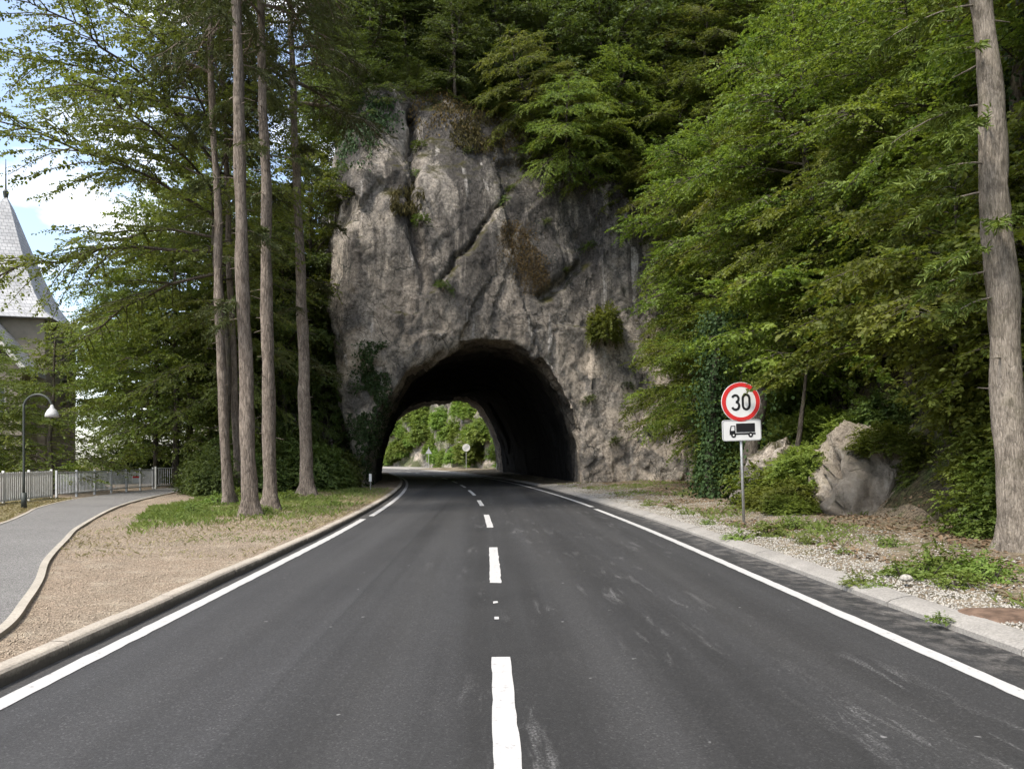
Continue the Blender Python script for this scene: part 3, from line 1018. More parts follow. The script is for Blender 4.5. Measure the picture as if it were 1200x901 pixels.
def build_tree(seed, H, r0, lo, R, nprim, leaf=.09, width=.62, nl=11, spl=.5, elev=(.15, .75), droop=.3, nsec=15, gap=.3,
               bias=(0, 0), env=None, wander=.25, mat='leaf', bark='bark_dark', sec_len=.42, topfill=True, dead=0, ang=55, spray_droop=.25, sides=10, twigs=()):
    rng = np.random.default_rng(seed)
    tz = np.linspace(0, 1, 14)
    wx = np.cumsum(rng.normal(0, wander * H / 60, 14)); wy = np.cumsum(rng.normal(0, wander * H / 60, 14))
    wx[0] = wy[0] = 0
    trunk = np.stack([wx, wy, tz * H], 1)
    trunk = catmull(trunk, 4)
    tz2 = np.linspace(0, 1, len(trunk))
    rad = r0 * (1 - .88 * tz2 ** 1.1) * (1 + .45 * np.exp(-tz2 * H / .35))
    tv, tf = tube_np(trunk, rad, sides)
    tv = tv + (nz(tv - np.repeat(trunk, sides, 0)) * (r0 * .16 * fbm(tv * np.array([4, 4, 1.2]), 3, seed))[:, None])
    ang_ = np.tile(np.arange(sides) * 2 * PI / sides, len(trunk))
    ctr = np.repeat(trunk, sides, 0)
    fl = .5 * np.exp(-ctr[:, 2] / .28) * np.clip(np.cos(ang_ * 3 + seed) + .4 * np.cos(ang_ * 5 + 2 * seed), -.25, 1)
    tv = tv + (tv - ctr) * fl[:, None]
    wood = [(tv, tf)]
    O, D, L = [], [], []
    env = env or (lambda s: math.sin(PI * min(1, (s * .82 + .16))) ** .75)
    for i in range(nprim):
        s = ((i + .5) / nprim) ** .9
        t = lo + (1 - lo) * s * .97
        az = i * 2.39996 + rng.normal(0, .25)
        ln = R * env(s) * rng.uniform(.7, 1.2) * (1 + bias[0] * math.cos(az - bias[1]))
        if ln < .3: continue
        b = np.array([np.interp(t, tz2, trunk[:, k]) for k in range(3)])
        e = elev[0] + (elev[1] - elev[0]) * s + rng.normal(0, .12)
        dh = np.array([math.cos(az), math.sin(az), 0])
        tau = np.linspace(0, 1, 8)
        bend = rng.normal(0, .12)
        sdv = np.array([-dh[1], dh[0], 0])
        pts = b + dh * (ln * tau * math.cos(e))[:, None] + UP * (ln * (math.sin(e) * tau - droop * tau ** 2))[:, None] + sdv * (ln * bend * tau ** 2)[:, None]
        pts += rng.normal(0, .02 * ln, pts.shape) * tau[:, None]
        rr = max(.012, r0 * .30 * (ln / R) * (1 - .5 * s))
        wood.append(tube_np(pts, rr * (1 - .85 * tau) + .004, 5))
        m = max(4, int(nsec * ln / R))
        taus = np.linspace(.22, .98, m) + rng.normal(0, .02, m)
        for q, tt in enumerate(taus):
            p = np.array([np.interp(tt, tau, pts[:, k]) for k in range(3)])
            tg = nz(np.array([np.interp(min(1, tt + .08), tau, pts[:, k]) for k in range(3)]) - np.array([np.interp(tt - .08, tau, pts[:, k]) for k in range(3)]))
            sg = 1 if q % 2 else -1
            l2 = (ln * sec_len * (1 - .7 * tt) + .3) * rng.uniform(.7, 1.25)
            d2 = nz(tg * .8 + sdv * sg * rng.uniform(.6, 1.1) + UP * rng.normal(.02, .15))
            tt2 = np.linspace(0, 1, 4)
            p2 = p + d2 * (l2 * tt2)[:, None] - UP * (l2 * .22 * tt2 ** 2)[:, None]
            wood.append(tube_np(p2, .35 * rr * (1 - .8 * tt2) + .003, 3))
            k = max(2, int(l2 / gap))
            for z in range(k):
                u = (z + .6 + rng.uniform(-.3, .3)) / k
                O.append(p + d2 * l2 * u - UP * l2 * .22 * u * u)
                s2 = nz(np.cross(UP, d2))
                D.append(d2 + s2 * (1 if z % 2 else -1) * rng.uniform(.2, .9) + UP * rng.normal(-.12, .16))
                L.append(spl * rng.uniform(.7, 1.25))
    for i in range(dead):
        t = rng.uniform(.06, lo)
        b = np.array([np.interp(t, tz2, trunk[:, k]) for k in range(3)])
        az = rng.uniform(0, 2 * PI); ln = rng.uniform(.3, .55)
        wood.append(tube_np(b + np.array([math.cos(az), math.sin(az), rng.uniform(-.3, .2)]) * np.linspace(0, ln, 3)[:, None], [.024, .014, .006], 4))
    for (zt, az, ln) in twigs:
        b = np.array([np.interp(zt / H, tz2, trunk[:, k]) for k in range(3)])
        dh = np.array([math.cos(az), math.sin(az), 0]); sdv = np.array([-dh[1], dh[0], 0])
        tau = np.linspace(0, 1, 6)
        pts = b + dh * (ln * tau)[:, None] + UP * (ln * (.15 * tau - .4 * tau ** 2))[:, None]
        wood.append(tube_np(pts, .016 * (1 - .8 * tau) + .003, 5))
        for q in range(int(ln * 16)):
            u = rng.uniform(.15, 1)
            p = np.array([np.interp(u, tau, pts[:, k]) for k in range(3)])
            O.append(p); D.append(dh + sdv * rng.normal(0, .8) + UP * rng.normal(-.2, .2)); L.append(spl * rng.uniform(.5, 1.1) * (1.2 - .6 * u))
    O, D, L = np.array(O), np.array(D), np.array(L)
    U = nz(np.array([0, 0, 1.]) + rng.normal(0, .45, O.shape))
    D = D + rng.normal(0, .2, D.shape)
    lv, lf, lr = sprays(O, D, U, L, nl, leaf, width, rng, spray_droop, ang, .48)
    wv, wf = cat_meshes(wood)
    return (mesh_np('trunk', wv, wf, M[bark], True), mesh_np('crown', lv, lf, M[mat], False, lr), len(lf))


def build_bush(seed, R, H, n, leaf=.09, width=.62, nl=10, spl=.45, mat='leaf', stems=9, bark='bark_dark', inner=.5, droop=.3):
    rng = np.random.default_rng(seed)
    d = nz(rng.normal(0, 1, (n, 3)))
    d[:, 2] = np.abs(d[:, 2]) * 1.0
    lump = 1 + .32 * fbm(d * 1.7, 3, seed)
    r = rng.uniform(inner, 1, n) * lump
    O = d * r[:, None] * np.array([R, R, H * .9])
    O[:, 2] += .06 * H
    D = d * np.array([1, 1, .45]) + rng.normal(0, .45, d.shape)
    D[:, 2] -= .1
    U = nz(np.array([0, 0, 1.]) + .5 * d + rng.normal(0, .25, d.shape))
    lv, lf, lr = sprays(O, D, U, spl * rng.uniform(.6, 1.2, n), nl, leaf, width, rng, droop)
    wood = []
    for i in range(stems):
        az = rng.uniform(0, 2 * PI)
        e = np.array([math.cos(az) * R * .6, math.sin(az) * R * .6, H * .75]) * rng.uniform(.7, 1)
        t = np.linspace(0, 1, 5)[:, None]
        p = np.array([math.cos(az) * .08, math.sin(az) * .08, -.1]) * (1 - t) + e * t ** np.array([1.4, 1.4, .9])
        wood.append(tube_np(p, np.linspace(.03, .008, 5), 5))
    wv, wf = cat_meshes(wood)
    return (mesh_np('stem', wv, wf, M[bark], True), mesh_np('foliage', lv, lf, M[mat], False, lr), len(lf))


PARTS = {'trunk': ('trunk', 'crown'), 'stem': ('stem', 'foliage')}


def plant(proto, name, loc, label, cat, group=None, rz=0.0, sc=1.0, tilt=(0, 0), crown_mat=None):
    e = empty(name, loc, label, cat, group, rz, sc)
    e.rotation_euler = (tilt[0], tilt[1], rz)
    wood, fol, _ = proto
    link('trunk' if name.endswith('tree') else 'stem', wood, e)
    f = link('crown' if name.endswith('tree') else 'foliage', fol, e)
    if crown_mat:
        f.material_slots[0].link = 'OBJECT'
        f.material_slots[0].material = M[crown_mat]
    return e


# prototypes
TA = build_tree(1, 13, .2, .14, 4.6, 46, .14, .66, 11, .55, (.1, .8), .32, 22, .21, mat='leaf')
TB = build_tree(2, 11, .17, .12, 4.6, 44, .15, .68, 11, .55, (.05, .7), .38, 22, .21, mat='leaf_b')
TC = build_tree(3, 15, .22, .28, 4.4, 46, .14, .66, 11, .55, (.15, .9), .3, 22, .21, mat='leaf')
TD = build_tree(4, 9, .13, .10, 4.2, 42, .13, .66, 12, .55, (-.05, .7), .36, 22, .2, mat='leaf_b')
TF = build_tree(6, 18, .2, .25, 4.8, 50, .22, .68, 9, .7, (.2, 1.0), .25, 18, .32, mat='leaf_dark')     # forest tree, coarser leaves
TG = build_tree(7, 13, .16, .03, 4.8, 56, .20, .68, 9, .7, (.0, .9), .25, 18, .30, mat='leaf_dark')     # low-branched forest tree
BUSH = build_bush(21, 1.6, 2.0, 1300, .14, .66, 10, .45, 'leaf_dark')
BUSHG = build_bush(22, 1.5, 1.8, 1200, .14, .66, 10, .45, 'leaf')
FARB = build_bush(23, 2.2, 2.8, 1100, .26, .66, 9, .7, 'far_leaf')
print('protos done', TA[2], TB[2], TF[2], BUSH[2])

R = random.Random(4)


def zr(x, y):
    return float(z_right(np.array([x]), np.array([y]))[0])


# ---- right bank
GR = 'leafy trees crowding the right bank'
LB = 'dense bright green hornbeam in the tree wall right of the tunnel'


def bank_tree(p, px, Y, zb, sc, label=LB, group=GR, tilt=(0, 0), rz=None, mat=None, name='hornbeam_tree'):
    X = (px - CX) / F * Y
    z = zr(X, Y) if zb is None else zb
    return plant(p, name, (X, Y, z - .15), label, 'tree', group, R.uniform(0, 6.28) if rz is None else rz, sc, tilt, mat)


row = []
# near row (crowns start above the verge)
for (x, y, p, s, zl) in ((12.3, 9.0, TA, .85, None), (12.6, 13.5, TC, .8, None), (12.2, 18.5, TA, .78, None), (12.0, 22.5, TB, .85, None), (12.4, 27.0, TA, .85, None),
                         (12.0, 30.5, TC, 1.0, None), (11.8, 34.0, TC, 1.1, None), (12.6, 37.5, TC, 1.1, None), (13.6, 40.0, TA, 1.0, None), (14.5, 35.5, TB, 1.2, None), (13.5, 29.0, TB, 1.15, None), (11.6, 20.5, TC, .8, None), (11.8, 25.0, TC, .9, None), (12.2, 16.0, TB, .8, None), (11.9, 11.2, TB, .75, None), (11.8, 6.5, TA, .8, None), (13.2, 7.5, TB, .9, None),
                         (16.5, 10.5, TC, .95, None), (17, 16, TA, 1.05, None), (17, 21.5, TB, 1.15, None), (17.5, 27, TC, 1.05, None), (18, 33, TA, 1.1, None), (18, 38.5, TB, 1.1, None),
                         (22.5, 14, TF, .9, None), (22, 20, TA, 1.15, None), (22.5, 26.5, TC, 1.05, None), (23, 33, TB, 1.25, None), (23, 40, TA, 1.2, None),
                         (28, 24, TF, 1.0, None), (28.5, 32, TC, 1.1, None), (29, 41, TF, 1.1, None), (35, 32, TF, 1.2, None), (36, 44, TF, 1.2, None), (12.8, 4.0, TC, .85, None)):
    row.append(plant(p, 'hornbeam_tree', (x, y, zr(x, y) - .2), LB, 'tree', GR, R.uniform(0, 6.28), s * R.uniform(.92, 1.08), (R.uniform(-.05, .05), -R.uniform(.02, .16))))

# ---- top of the cliff
GT = 'dark trees on top of the cliff'
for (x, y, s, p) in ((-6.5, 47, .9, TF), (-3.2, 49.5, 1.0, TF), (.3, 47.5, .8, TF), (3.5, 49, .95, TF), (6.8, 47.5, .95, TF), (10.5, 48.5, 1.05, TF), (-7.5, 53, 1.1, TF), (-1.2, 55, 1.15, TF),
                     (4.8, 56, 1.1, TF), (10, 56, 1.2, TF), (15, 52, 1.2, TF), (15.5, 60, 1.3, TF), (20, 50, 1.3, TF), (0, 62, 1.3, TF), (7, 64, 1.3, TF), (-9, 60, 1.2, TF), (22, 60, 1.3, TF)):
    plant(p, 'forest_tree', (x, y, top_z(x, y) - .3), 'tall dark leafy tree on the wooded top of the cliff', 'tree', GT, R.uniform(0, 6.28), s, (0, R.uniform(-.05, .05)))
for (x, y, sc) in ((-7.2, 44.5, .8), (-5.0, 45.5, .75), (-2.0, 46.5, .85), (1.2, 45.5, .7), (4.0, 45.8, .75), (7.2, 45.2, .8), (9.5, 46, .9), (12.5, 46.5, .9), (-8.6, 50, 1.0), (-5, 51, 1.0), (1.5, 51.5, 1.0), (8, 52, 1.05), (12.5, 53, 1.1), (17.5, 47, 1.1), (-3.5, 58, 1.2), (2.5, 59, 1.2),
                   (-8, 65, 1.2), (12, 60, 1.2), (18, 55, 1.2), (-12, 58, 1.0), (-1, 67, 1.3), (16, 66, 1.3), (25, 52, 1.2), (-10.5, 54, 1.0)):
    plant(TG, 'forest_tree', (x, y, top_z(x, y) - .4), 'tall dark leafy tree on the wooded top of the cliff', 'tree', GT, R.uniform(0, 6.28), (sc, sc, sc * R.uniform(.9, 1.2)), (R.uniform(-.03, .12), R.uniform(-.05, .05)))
for i in range(26):
    x, y = -8.2 + i * .78 + R.uniform(-.3, .3), 43.2 + R.uniform(0, 2.2)
    z = top_z(x, y)
    if z < 15: continue
    q = R.uniform(.4, .8)
    plant(BUSH, 'shrub', (x, y, z - .3), 'dark shrub along the wooded edge of the cliff top', 'shrub', 'shrubs along the cliff edge', R.uniform(0, 6.28), q)
for (px, py, p, sc, tx, tl) in ((392, 150, TG, .42, .25, -.25), (408, 128, TG, .45, .3, -.1), (436, 124, TG, .4, .3, 0), (486, 120, TG, .36, .35, 0), (560, 118, TG, .45, .35, .1), (520, 112, TG, .5, .2, 0), (600, 130, TG, .45, .35, -.1), (395, 235, TG, .33, .2, -.4)):
    h, nr = hit(px, py)
    if h is None or h.y > 52: continue
    plant(p, 'forest_tree', (h.x, h.y + .3, h.z - .5), 'small dark tree leaning out from the rim of the cliff', 'tree', 'small trees on the rim of the cliff', R.uniform(0, 6.28), sc, (tx, tl))
for (px, py, p, sc, tl) in ((622, 165, TD, .72, -.45), (650, 215, TD, .7, -.42), (690, 225, TB, .7, -.38), (640, 120, TB, .75, -.3), (672, 180, TD, .8, -.38), (715, 190, TB, .75, -.3), (745, 275, TD, .62, -.35), (705, 130, TB, .7, -.25), (770, 335, TD, .55, -.3), (770, 215, TA, .6, -.3),
                            (800, 300, TB, .62, -.25), (820, 240, TA, .7, -.2), (850, 320, TB, .7, -.2), (760, 130, TB, .7, -.2), (800, 160, TA, .75, -.2), (840, 150, TB, .8, -.15), (700, 70, TG, .8, -.1), (765, 60, TG, .9, -.1), (830, 60, TA, .9, -.1), (885, 230, TA, .8, -.15), (890, 120, TB, .9, -.1), (790, 400, TD, .5, -.25), (830, 400, TB, .55, -.2)):
    h, nr = hit(px, py)
    if h is None or h.y > 60: continue
    plant(p, 'hornbeam_tree', (h.x + .5, h.y + .1, h.z - .6), 'green hornbeam leaning out over the right shoulder of the cliff', 'tree', 'trees leaning over the right shoulder of the cliff',
          R.uniform(0, 6.28), sc, (.22, tl))

# ---- left side: tall bare conifer trunks
def conifer(seed, H, r0, lo, R_, n, mat='needle', dead=3, **kw):
    return build_tree(seed, H, r0, lo, R_, n, .19, .17, 16, .62, (.1, .5), .45, 14, .2, env=lambda s: .55 + .45 * (1 - s), mat=mat, bark='bark', dead=dead,
                      wander=.1, ang=42, spray_droop=.45, sides=14, **kw)


CON = conifer(31, 27, .26, .56, 3.2, 46, dead=26, twigs=[(5.2, 2.6, 1.2), (5.6, 3.6, 1.0), (7.5, .4, 1.1), (8.8, 3.3, 1.6), (9.6, 5.2, 1.4), (11, 2.2, 1.8), (11.8, .3, 1.6), (12.8, 4.2, 2.0), (13.6, 1.2, 2.0)])
CON2 = conifer(32, 25, .23, .55, 3.0, 44, dead=22, twigs=[(4.6, 5.4, .8), (6.4, 1.2, 1.0), (8.0, 3.0, 1.3), (9.2, .8, 1.2), (10.2, 4.4, 1.6), (11.4, 2.4, 1.8), (12.4, 5.8, 1.8)])


def conif(proto, bx, by, Y, tx, ty, zg, rs, label, rz):
    X = (bx - CX) / F * Y
    Xt, _, Zt = at(tx, ty, Y)
    tilt = math.atan2(Xt - X, Zt - zg)
    e = plant(proto, 'conifer_tree', (X, Y, zg - .08), label, 'tree', None, 0, (rs, rs, 1.0))
    e.rotation_euler = (0, tilt, 0)
    for c in e.children: c.rotation_euler = (0, 0, rz)
    return e


conif(CON, 293, 612, 19.3, 276, 20, .12, .78, 'tall bare reddish trunk nearest the road, leftmost of the two front conifers', .3)
conif(CON2, 318, 605, 21.2, 304, 0, .12, .88, 'tall straight bare trunk just right of the nearest conifer', 1.9)
conif(CON, 361, 578, 29.5, 345, 0, .14, 1.0, 'tall slender bare conifer trunk nearest the cliff', 4.0)
conif(CON2, 268, 596, 23.8, 252, 170, .14, .72, 'thin bare conifer trunk behind and left of the front pair', 3.1)
conif(CON2, 279, 590, 30, 262, 60, .14, .7, 'thin dark conifer trunk half hidden behind the front pair', 5.0)

# right foreground trunk
RT = build_tree(41, 17, .245, .64, 3.4, 34, .15, .2, 18, .5, (.1, .6), .35, 14, .2, mat='needle_y', bark='bark_grey', wander=.16, dead=12, sides=24, ang=45, twigs=[(4.3, 2.9, 1.1), (4.6, 3.5, 1.3), (5.0, 4.2, .7), (5.5, 2.7, 1.2), (5.9, 3.3, 1.6), (6.4, 3.7, 1.2), (6.8, 2.8, 1.4), (3.9, 3.2, .8), (7.6, 3.4, 1.2), (8.3, 2.9, 1.5)])
X0, Y0 = 8.0, 11.0
e = plant(RT, 'broad_tree', (X0, Y0, zr(X0, Y0) - .12), 'thick pale grey trunk rising at the right edge of the photo', 'tree', None, 0, 1.0)
e.rotation_euler = (0, -.068, 0)

# ---- left broadleaf tree with open crown against the sky
BIG = build_tree(51, 22, .22, .34, 7.4, 56, .15, .64, 11, .55, (.15, 1.0), .3, 25, .235, bias=(.45, PI), mat='leaf_sky', sec_len=.4, wander=.3)
x, y = gp(236, 585, .14)
plant(BIG, 'ash_tree', (x, 29.5, .05), 'open crowned tree with a twisted trunk spreading limbs against the sky', 'tree', None, 0, (1, 1, 1), (0, -.04))
BIG2 = build_tree(52, 15, .17, .10, 4.8, 46, .15, .64, 11, .55, (.0, .8), .3, 20, .24, mat='leaf_sky')
plant(BIG2, 'ash_tree', (-16.0, 38, .05), 'broad yellow green tree overhanging the railing by the gate', 'tree', None, 1.0, (1.05, 1.05, 1.05), (0, 0), 'leaf_yel')
plant(BIG2, 'ash_tree', (-12.8, 36, .05), 'leafy green tree standing close behind the thin conifer trunks', 'tree', None, 2.4, (.85, .85, 1.15))
for (x, y, q, rz) in ((-17.4, 38.8, .85, .3), (-17.0, 42.0, 1.15, 3.3), (-16.2, 46.5, 1.2, 4.4), (-14.6, 41.5, 1.25, .9), (-21.5, 44, .8, 2.2)):
    plant(BIG2, 'ash_tree', (x, y, .0), 'leafy yellow green tree in the row behind the railing', 'tree', 'leafy trees behind the railing', rz, (q, q, q * 1.08), (0, 0), 'leaf_yel' if q < 1 else None)
plant(BIG2, 'ash_tree', (-21.4, 30.5, .0), 'small bushy tree screening the wall of the house at the left edge', 'tree', None, .9, (.62, .62, .5))
plant(BIG2, 'ash_tree', (-26.5, 40.0, .0), 'leafy tree standing in front of the house wall right of its dark gable', 'tree', None, 3.9, (.62, .62, .55))
LAY = build_tree(53, 7.5, .12, .06, 3.2, 40, .13, .55, 12, .5, (-.05, .45), .3, 14, .26, env=lambda s: 1.02 - .85 * s, mat='leaf_yel')
plant(LAY, 'layered_tree', (-18.3, 31.0, .05), 'layered yellow green tree behind the street lamp', 'tree', None, .6, (1.05, 1.05, .9))
plant(LAY, 'layered_tree', (-22.6, 33.0, .05), 'layered green tree in front of the house at the left edge', 'tree', None, 2.6, (.95, .95, .72))
# dark trees behind the railing
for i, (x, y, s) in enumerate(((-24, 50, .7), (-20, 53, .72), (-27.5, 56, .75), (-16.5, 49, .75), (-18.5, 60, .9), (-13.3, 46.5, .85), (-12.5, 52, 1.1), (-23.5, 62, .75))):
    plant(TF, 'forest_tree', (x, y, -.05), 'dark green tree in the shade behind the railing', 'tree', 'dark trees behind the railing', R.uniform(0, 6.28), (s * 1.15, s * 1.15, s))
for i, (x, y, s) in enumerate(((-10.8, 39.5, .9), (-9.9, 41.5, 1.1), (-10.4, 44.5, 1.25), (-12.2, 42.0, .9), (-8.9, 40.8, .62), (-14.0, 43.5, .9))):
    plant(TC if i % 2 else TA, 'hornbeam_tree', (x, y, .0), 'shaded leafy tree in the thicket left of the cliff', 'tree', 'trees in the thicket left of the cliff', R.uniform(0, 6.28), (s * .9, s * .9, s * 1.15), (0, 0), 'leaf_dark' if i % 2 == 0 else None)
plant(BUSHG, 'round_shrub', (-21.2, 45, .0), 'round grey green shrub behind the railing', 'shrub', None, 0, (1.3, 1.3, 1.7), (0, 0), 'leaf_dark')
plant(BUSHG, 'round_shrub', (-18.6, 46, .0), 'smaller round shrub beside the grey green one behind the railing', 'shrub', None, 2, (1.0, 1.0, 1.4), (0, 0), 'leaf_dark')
for i, (x, y, s) in enumerate(((-9.9, 31, .8), (-8.2, 34.5, .95), (-11.2, 33.5, 1.1), (-9.6, 36.5, 1.25), (-7.9, 37.0, .85), (-11.7, 31.0, .7), (-7.4, 35.9, .55), (-13.2, 37.5, 1.2), (-11.0, 38.5, 1.4), (-10.8, 29.2, .55))):
    plant(BUSH, 'shrub', (x, y, .05), 'dark bushy shrub in the undergrowth left of the tunnel mouth', 'shrub', 'dark shrubs left of the tunnel mouth', R.uniform(0, 6.28), (s, s, s * R.uniform(.9, 1.4)))
for i, (x, y, s) in enumerate(((-22.5, 31, .9), (-25, 36, 1.2), (-20.3, 36.5, .8))):
    plant(BUSHG, 'shrub', (x, y, .0), 'green shrub behind the white fence at the left edge', 'shrub', 'shrubs behind the white fence', R.uniform(0, 6.28), s)

HZ = build_tree(71, 6.2, .07, .46, 2.7, 30, .13, .7, 10, .45, (-.1, .7), .3, 20, .2, mat='leaf_b', twigs=[(3.2, 1.56, 3.75), (3.45, 1.5, 3.5), (3.1, 1.66, 3.5), (3.75, 1.3, 3.0)])
plant(HZ, 'hazel_tree', (9.55, 15.3, zr(9.55, 15.3) - .1), 'young leafy tree whose branch tips hang over the top of the speed sign', 'tree', None, 1.2, 1.0, (0, -.12))
plant(HZ, 'hazel_tree', (9.6, 13.4, zr(9.6, 13.4) - .1), 'young leafy tree between the pale outcrop and the thick grey trunk', 'tree', None, 3.2, .9, (0, -.05))
for (p, x, y, q, l) in ((HZ, 9.3, 22.6, 1.2, 'young leafy tree directly behind the speed sign and bare brown trunk'), (TD, 9.3, 28.0, .68, 'low hornbeam with drooping branches above the ivy covered trunk'),
                        (TD, 9.7, 32.5, .78, 'low hornbeam spreading over the rock wall right of the tunnel'), (TD, 10.4, 36.5, .8, 'hornbeam standing against the rock wall beyond the ivy trunk')):
    plant(p, 'hornbeam_tree', (x, y, zr(x, y) + (1.6 if p is TD else 0)), l, 'tree', None, R.uniform(0, 6.28), q, (.05, -.16))
# ---- shrubs at the foot of the right bank
for i, (x, y, s, p, m) in enumerate(((9.7, 13.4, .6, BUSHG, 'leaf'), (10.1, 12.2, .9, BUSHG, 'leaf_b'), (9.2, 12.9, .62, BUSHG, 'leaf_yel'), (10.3, 14.6, .95, BUSHG, 'leaf_b'), (9.9, 13.6, .8, BUSHG, 'leaf_yel'), (11.2, 15.6, .7, BUSHG, 'leaf'), (7.6, 18.6, .5, BUSHG, 'leaf'), (8.0, 20.0, .75, BUSHG, 'leaf'),
                                     (7.3, 19.6, .4, BUSHG, 'leaf'), (9.4, 20.2, .9, BUSHG, 'leaf'), (9.2, 25.0, .9, BUSH, None), (10.0, 28.5, .8, BUSH, None), (10.4, 9.5, .9, BUSHG, 'leaf'), (10.7, 17.2, .8, BUSHG, 'leaf'))):
    zz = zr(x, y) + (2.0 if i == 13 else 0)
    plant(p, 'shrub', (x, y, zz - .05), 'leafy green shrub at the foot of the right bank', 'shrub', 'shrubs along the foot of the right bank', R.uniform(0, 6.28), s, (0, -.15), m)

for i in range(75):
    y = R.uniform(4, 41); d = R.choice((R.uniform(.3, 1.8), R.uniform(1, 6), R.uniform(1, 9)))
    x = float(foot(y)) + d + .3
    if 12.5 < y < 19.5 and d < 3.0: continue
    q = R.uniform(.6, 1.2)
    plant(R.choice((BUSHG, BUSHG, BUSH)), 'shrub', (x, y, zr(x, y) - .25), 'leafy shrub among the trees on the slope of the right bank', 'shrub', 'shrubs on the slope of the right bank', R.uniform(0, 6.28), q, (0, -.3))

for (x, y, z, q, l) in ((9.5, 17.6, 1.55, .55, 'leafy shrub spilling over the top of the broad pale outcrop'), (8.35, 19.4, 1.0, .6, 'leafy shrub growing behind the narrow rock rib'),
                        (10.6, 16.8, .8, .7, 'leafy shrub pressed against the right side of the pale outcrop'), (7.35, 17.9, .15, .36, 'low leafy shrub between the sign post and the rock rib')):
    plant(BUSHG, 'shrub', (x, y, z), l, 'shrub', None, R.uniform(0, 6.28), (q, q, q * .9), (.1, -.2), 'leaf_b')

# shrub and moss growing on the cliff face
h, nrm = hit(705, 372)
plant(BUSHG, 'cliff_shrub', (h.x + .2, h.y - .1, h.z - 1.5), 'drooping green shrub growing from the bare rock right of the arch', 'shrub', None, 1.1, (1.0, .6, 1.25))


def surface_clump(name, label, cat, pts, n, leaf, mat, width=.7, out=.06, hang=.7, seed=0, thick=.15):
    """leaves seated on the cliff face inside a polygon of photograph positions"""
    rng = np.random.default_rng(seed)
    P = np.array(pts, float)
    x0, y0 = P.min(0); x1, y1 = P.max(0)
    O, NN = [], []
    from itertools import count
    tries = 0
    while len(O) < n and tries < n * 6:
        tries += 1
        px, py = rng.uniform(x0, x1), rng.uniform(y0, y1)
        ins = False
        jx, jy = px + rng.normal(0, (x1 - x0) * .12), py + rng.normal(0, (y1 - y0) * .08)
        for k in range(len(P)):
            a, b = P[k], P[k - 1]
            if (a[1] > jy) != (b[1] > jy) and jx < (b[0] - a[0]) * (jy - a[1]) / (b[1] - a[1]) + a[0]:
                ins = not ins
        if not ins: continue
        h, nr = hit(px, py, 15)
        if h is None: continue
        O.append(h); NN.append(nr)
    O, NN = np.array(O), np.array(NN)
    keep = fbm(O * .9, 3, seed) > -.28
    O, NN = O[keep], NN[keep]
    O = O + NN * rng.uniform(.01, thick, (len(O), 1))
    fw = np.array([0, 0, -hang]) + rng.normal(0, .5, O.shape) + NN * .25
    V, Fq, rr = leaves(O, fw, NN + rng.normal(0, .4, O.shape), leaf * rng.uniform(.6, 1.2, len(O)), width, rng)
    c = O.mean(0)
    o = link(name, mesh_np(name, V - c, Fq, M[mat], False, rr))
    o.location = c
    return tag(o, label, cat)


surface_clump('ivy', 'dark ivy climbing the rock left of the tunnel mouth', 'ivy', [(425, 400), (447, 400), (458, 440), (450, 500), (440, 560), (415, 570), (408, 500), (420, 450)], 5500, .13, 'ivy', seed=3)
surface_clump('moss_tuft', 'hanging olive moss tuft under the pale notch in the cliff', 'moss', [(462, 228), (480, 217), (497, 224), (497, 250), (478, 252), (458, 244)], 1500, .28, 'moss', .16, .05, 1.6, 4, .3)
surface_clump('moss_cushion', 'olive moss cushion at the top edge of the cliff', 'moss', [(530, 140), (560, 133), (590, 150), (585, 176), (545, 178), (528, 165)], 1800, .26, 'moss', .16, .05, 1.2, 5, .25)
surface_clump('moss_patch', 'rusty brown moss patch running down right of the diagonal crack', 'moss', [(580, 265), (605, 258), (640, 310), (650, 345), (630, 348), (600, 310)], 4600, .09, 'moss_brown', .4, .05, 1.0, 6, .1)
surface_clump('creeper', 'dark brown creeper hanging from the upper left cliff edge', 'creeper', [(480, 115), (520, 100), (600, 120), (640, 150), (610, 195), (560, 140), (500, 150)], 2600, .2, 'moss_brown', .3, .05, 1.2, 7, .4)
surface_clump('creeper', 'dark leafy growth hanging over the top left corner of the cliff', 'creeper', [(395, 110), (440, 95), (470, 130), (450, 150), (420, 190), (398, 200)], 2200, .2, 'ivy', .5, .05, 1.0, 8, .4)

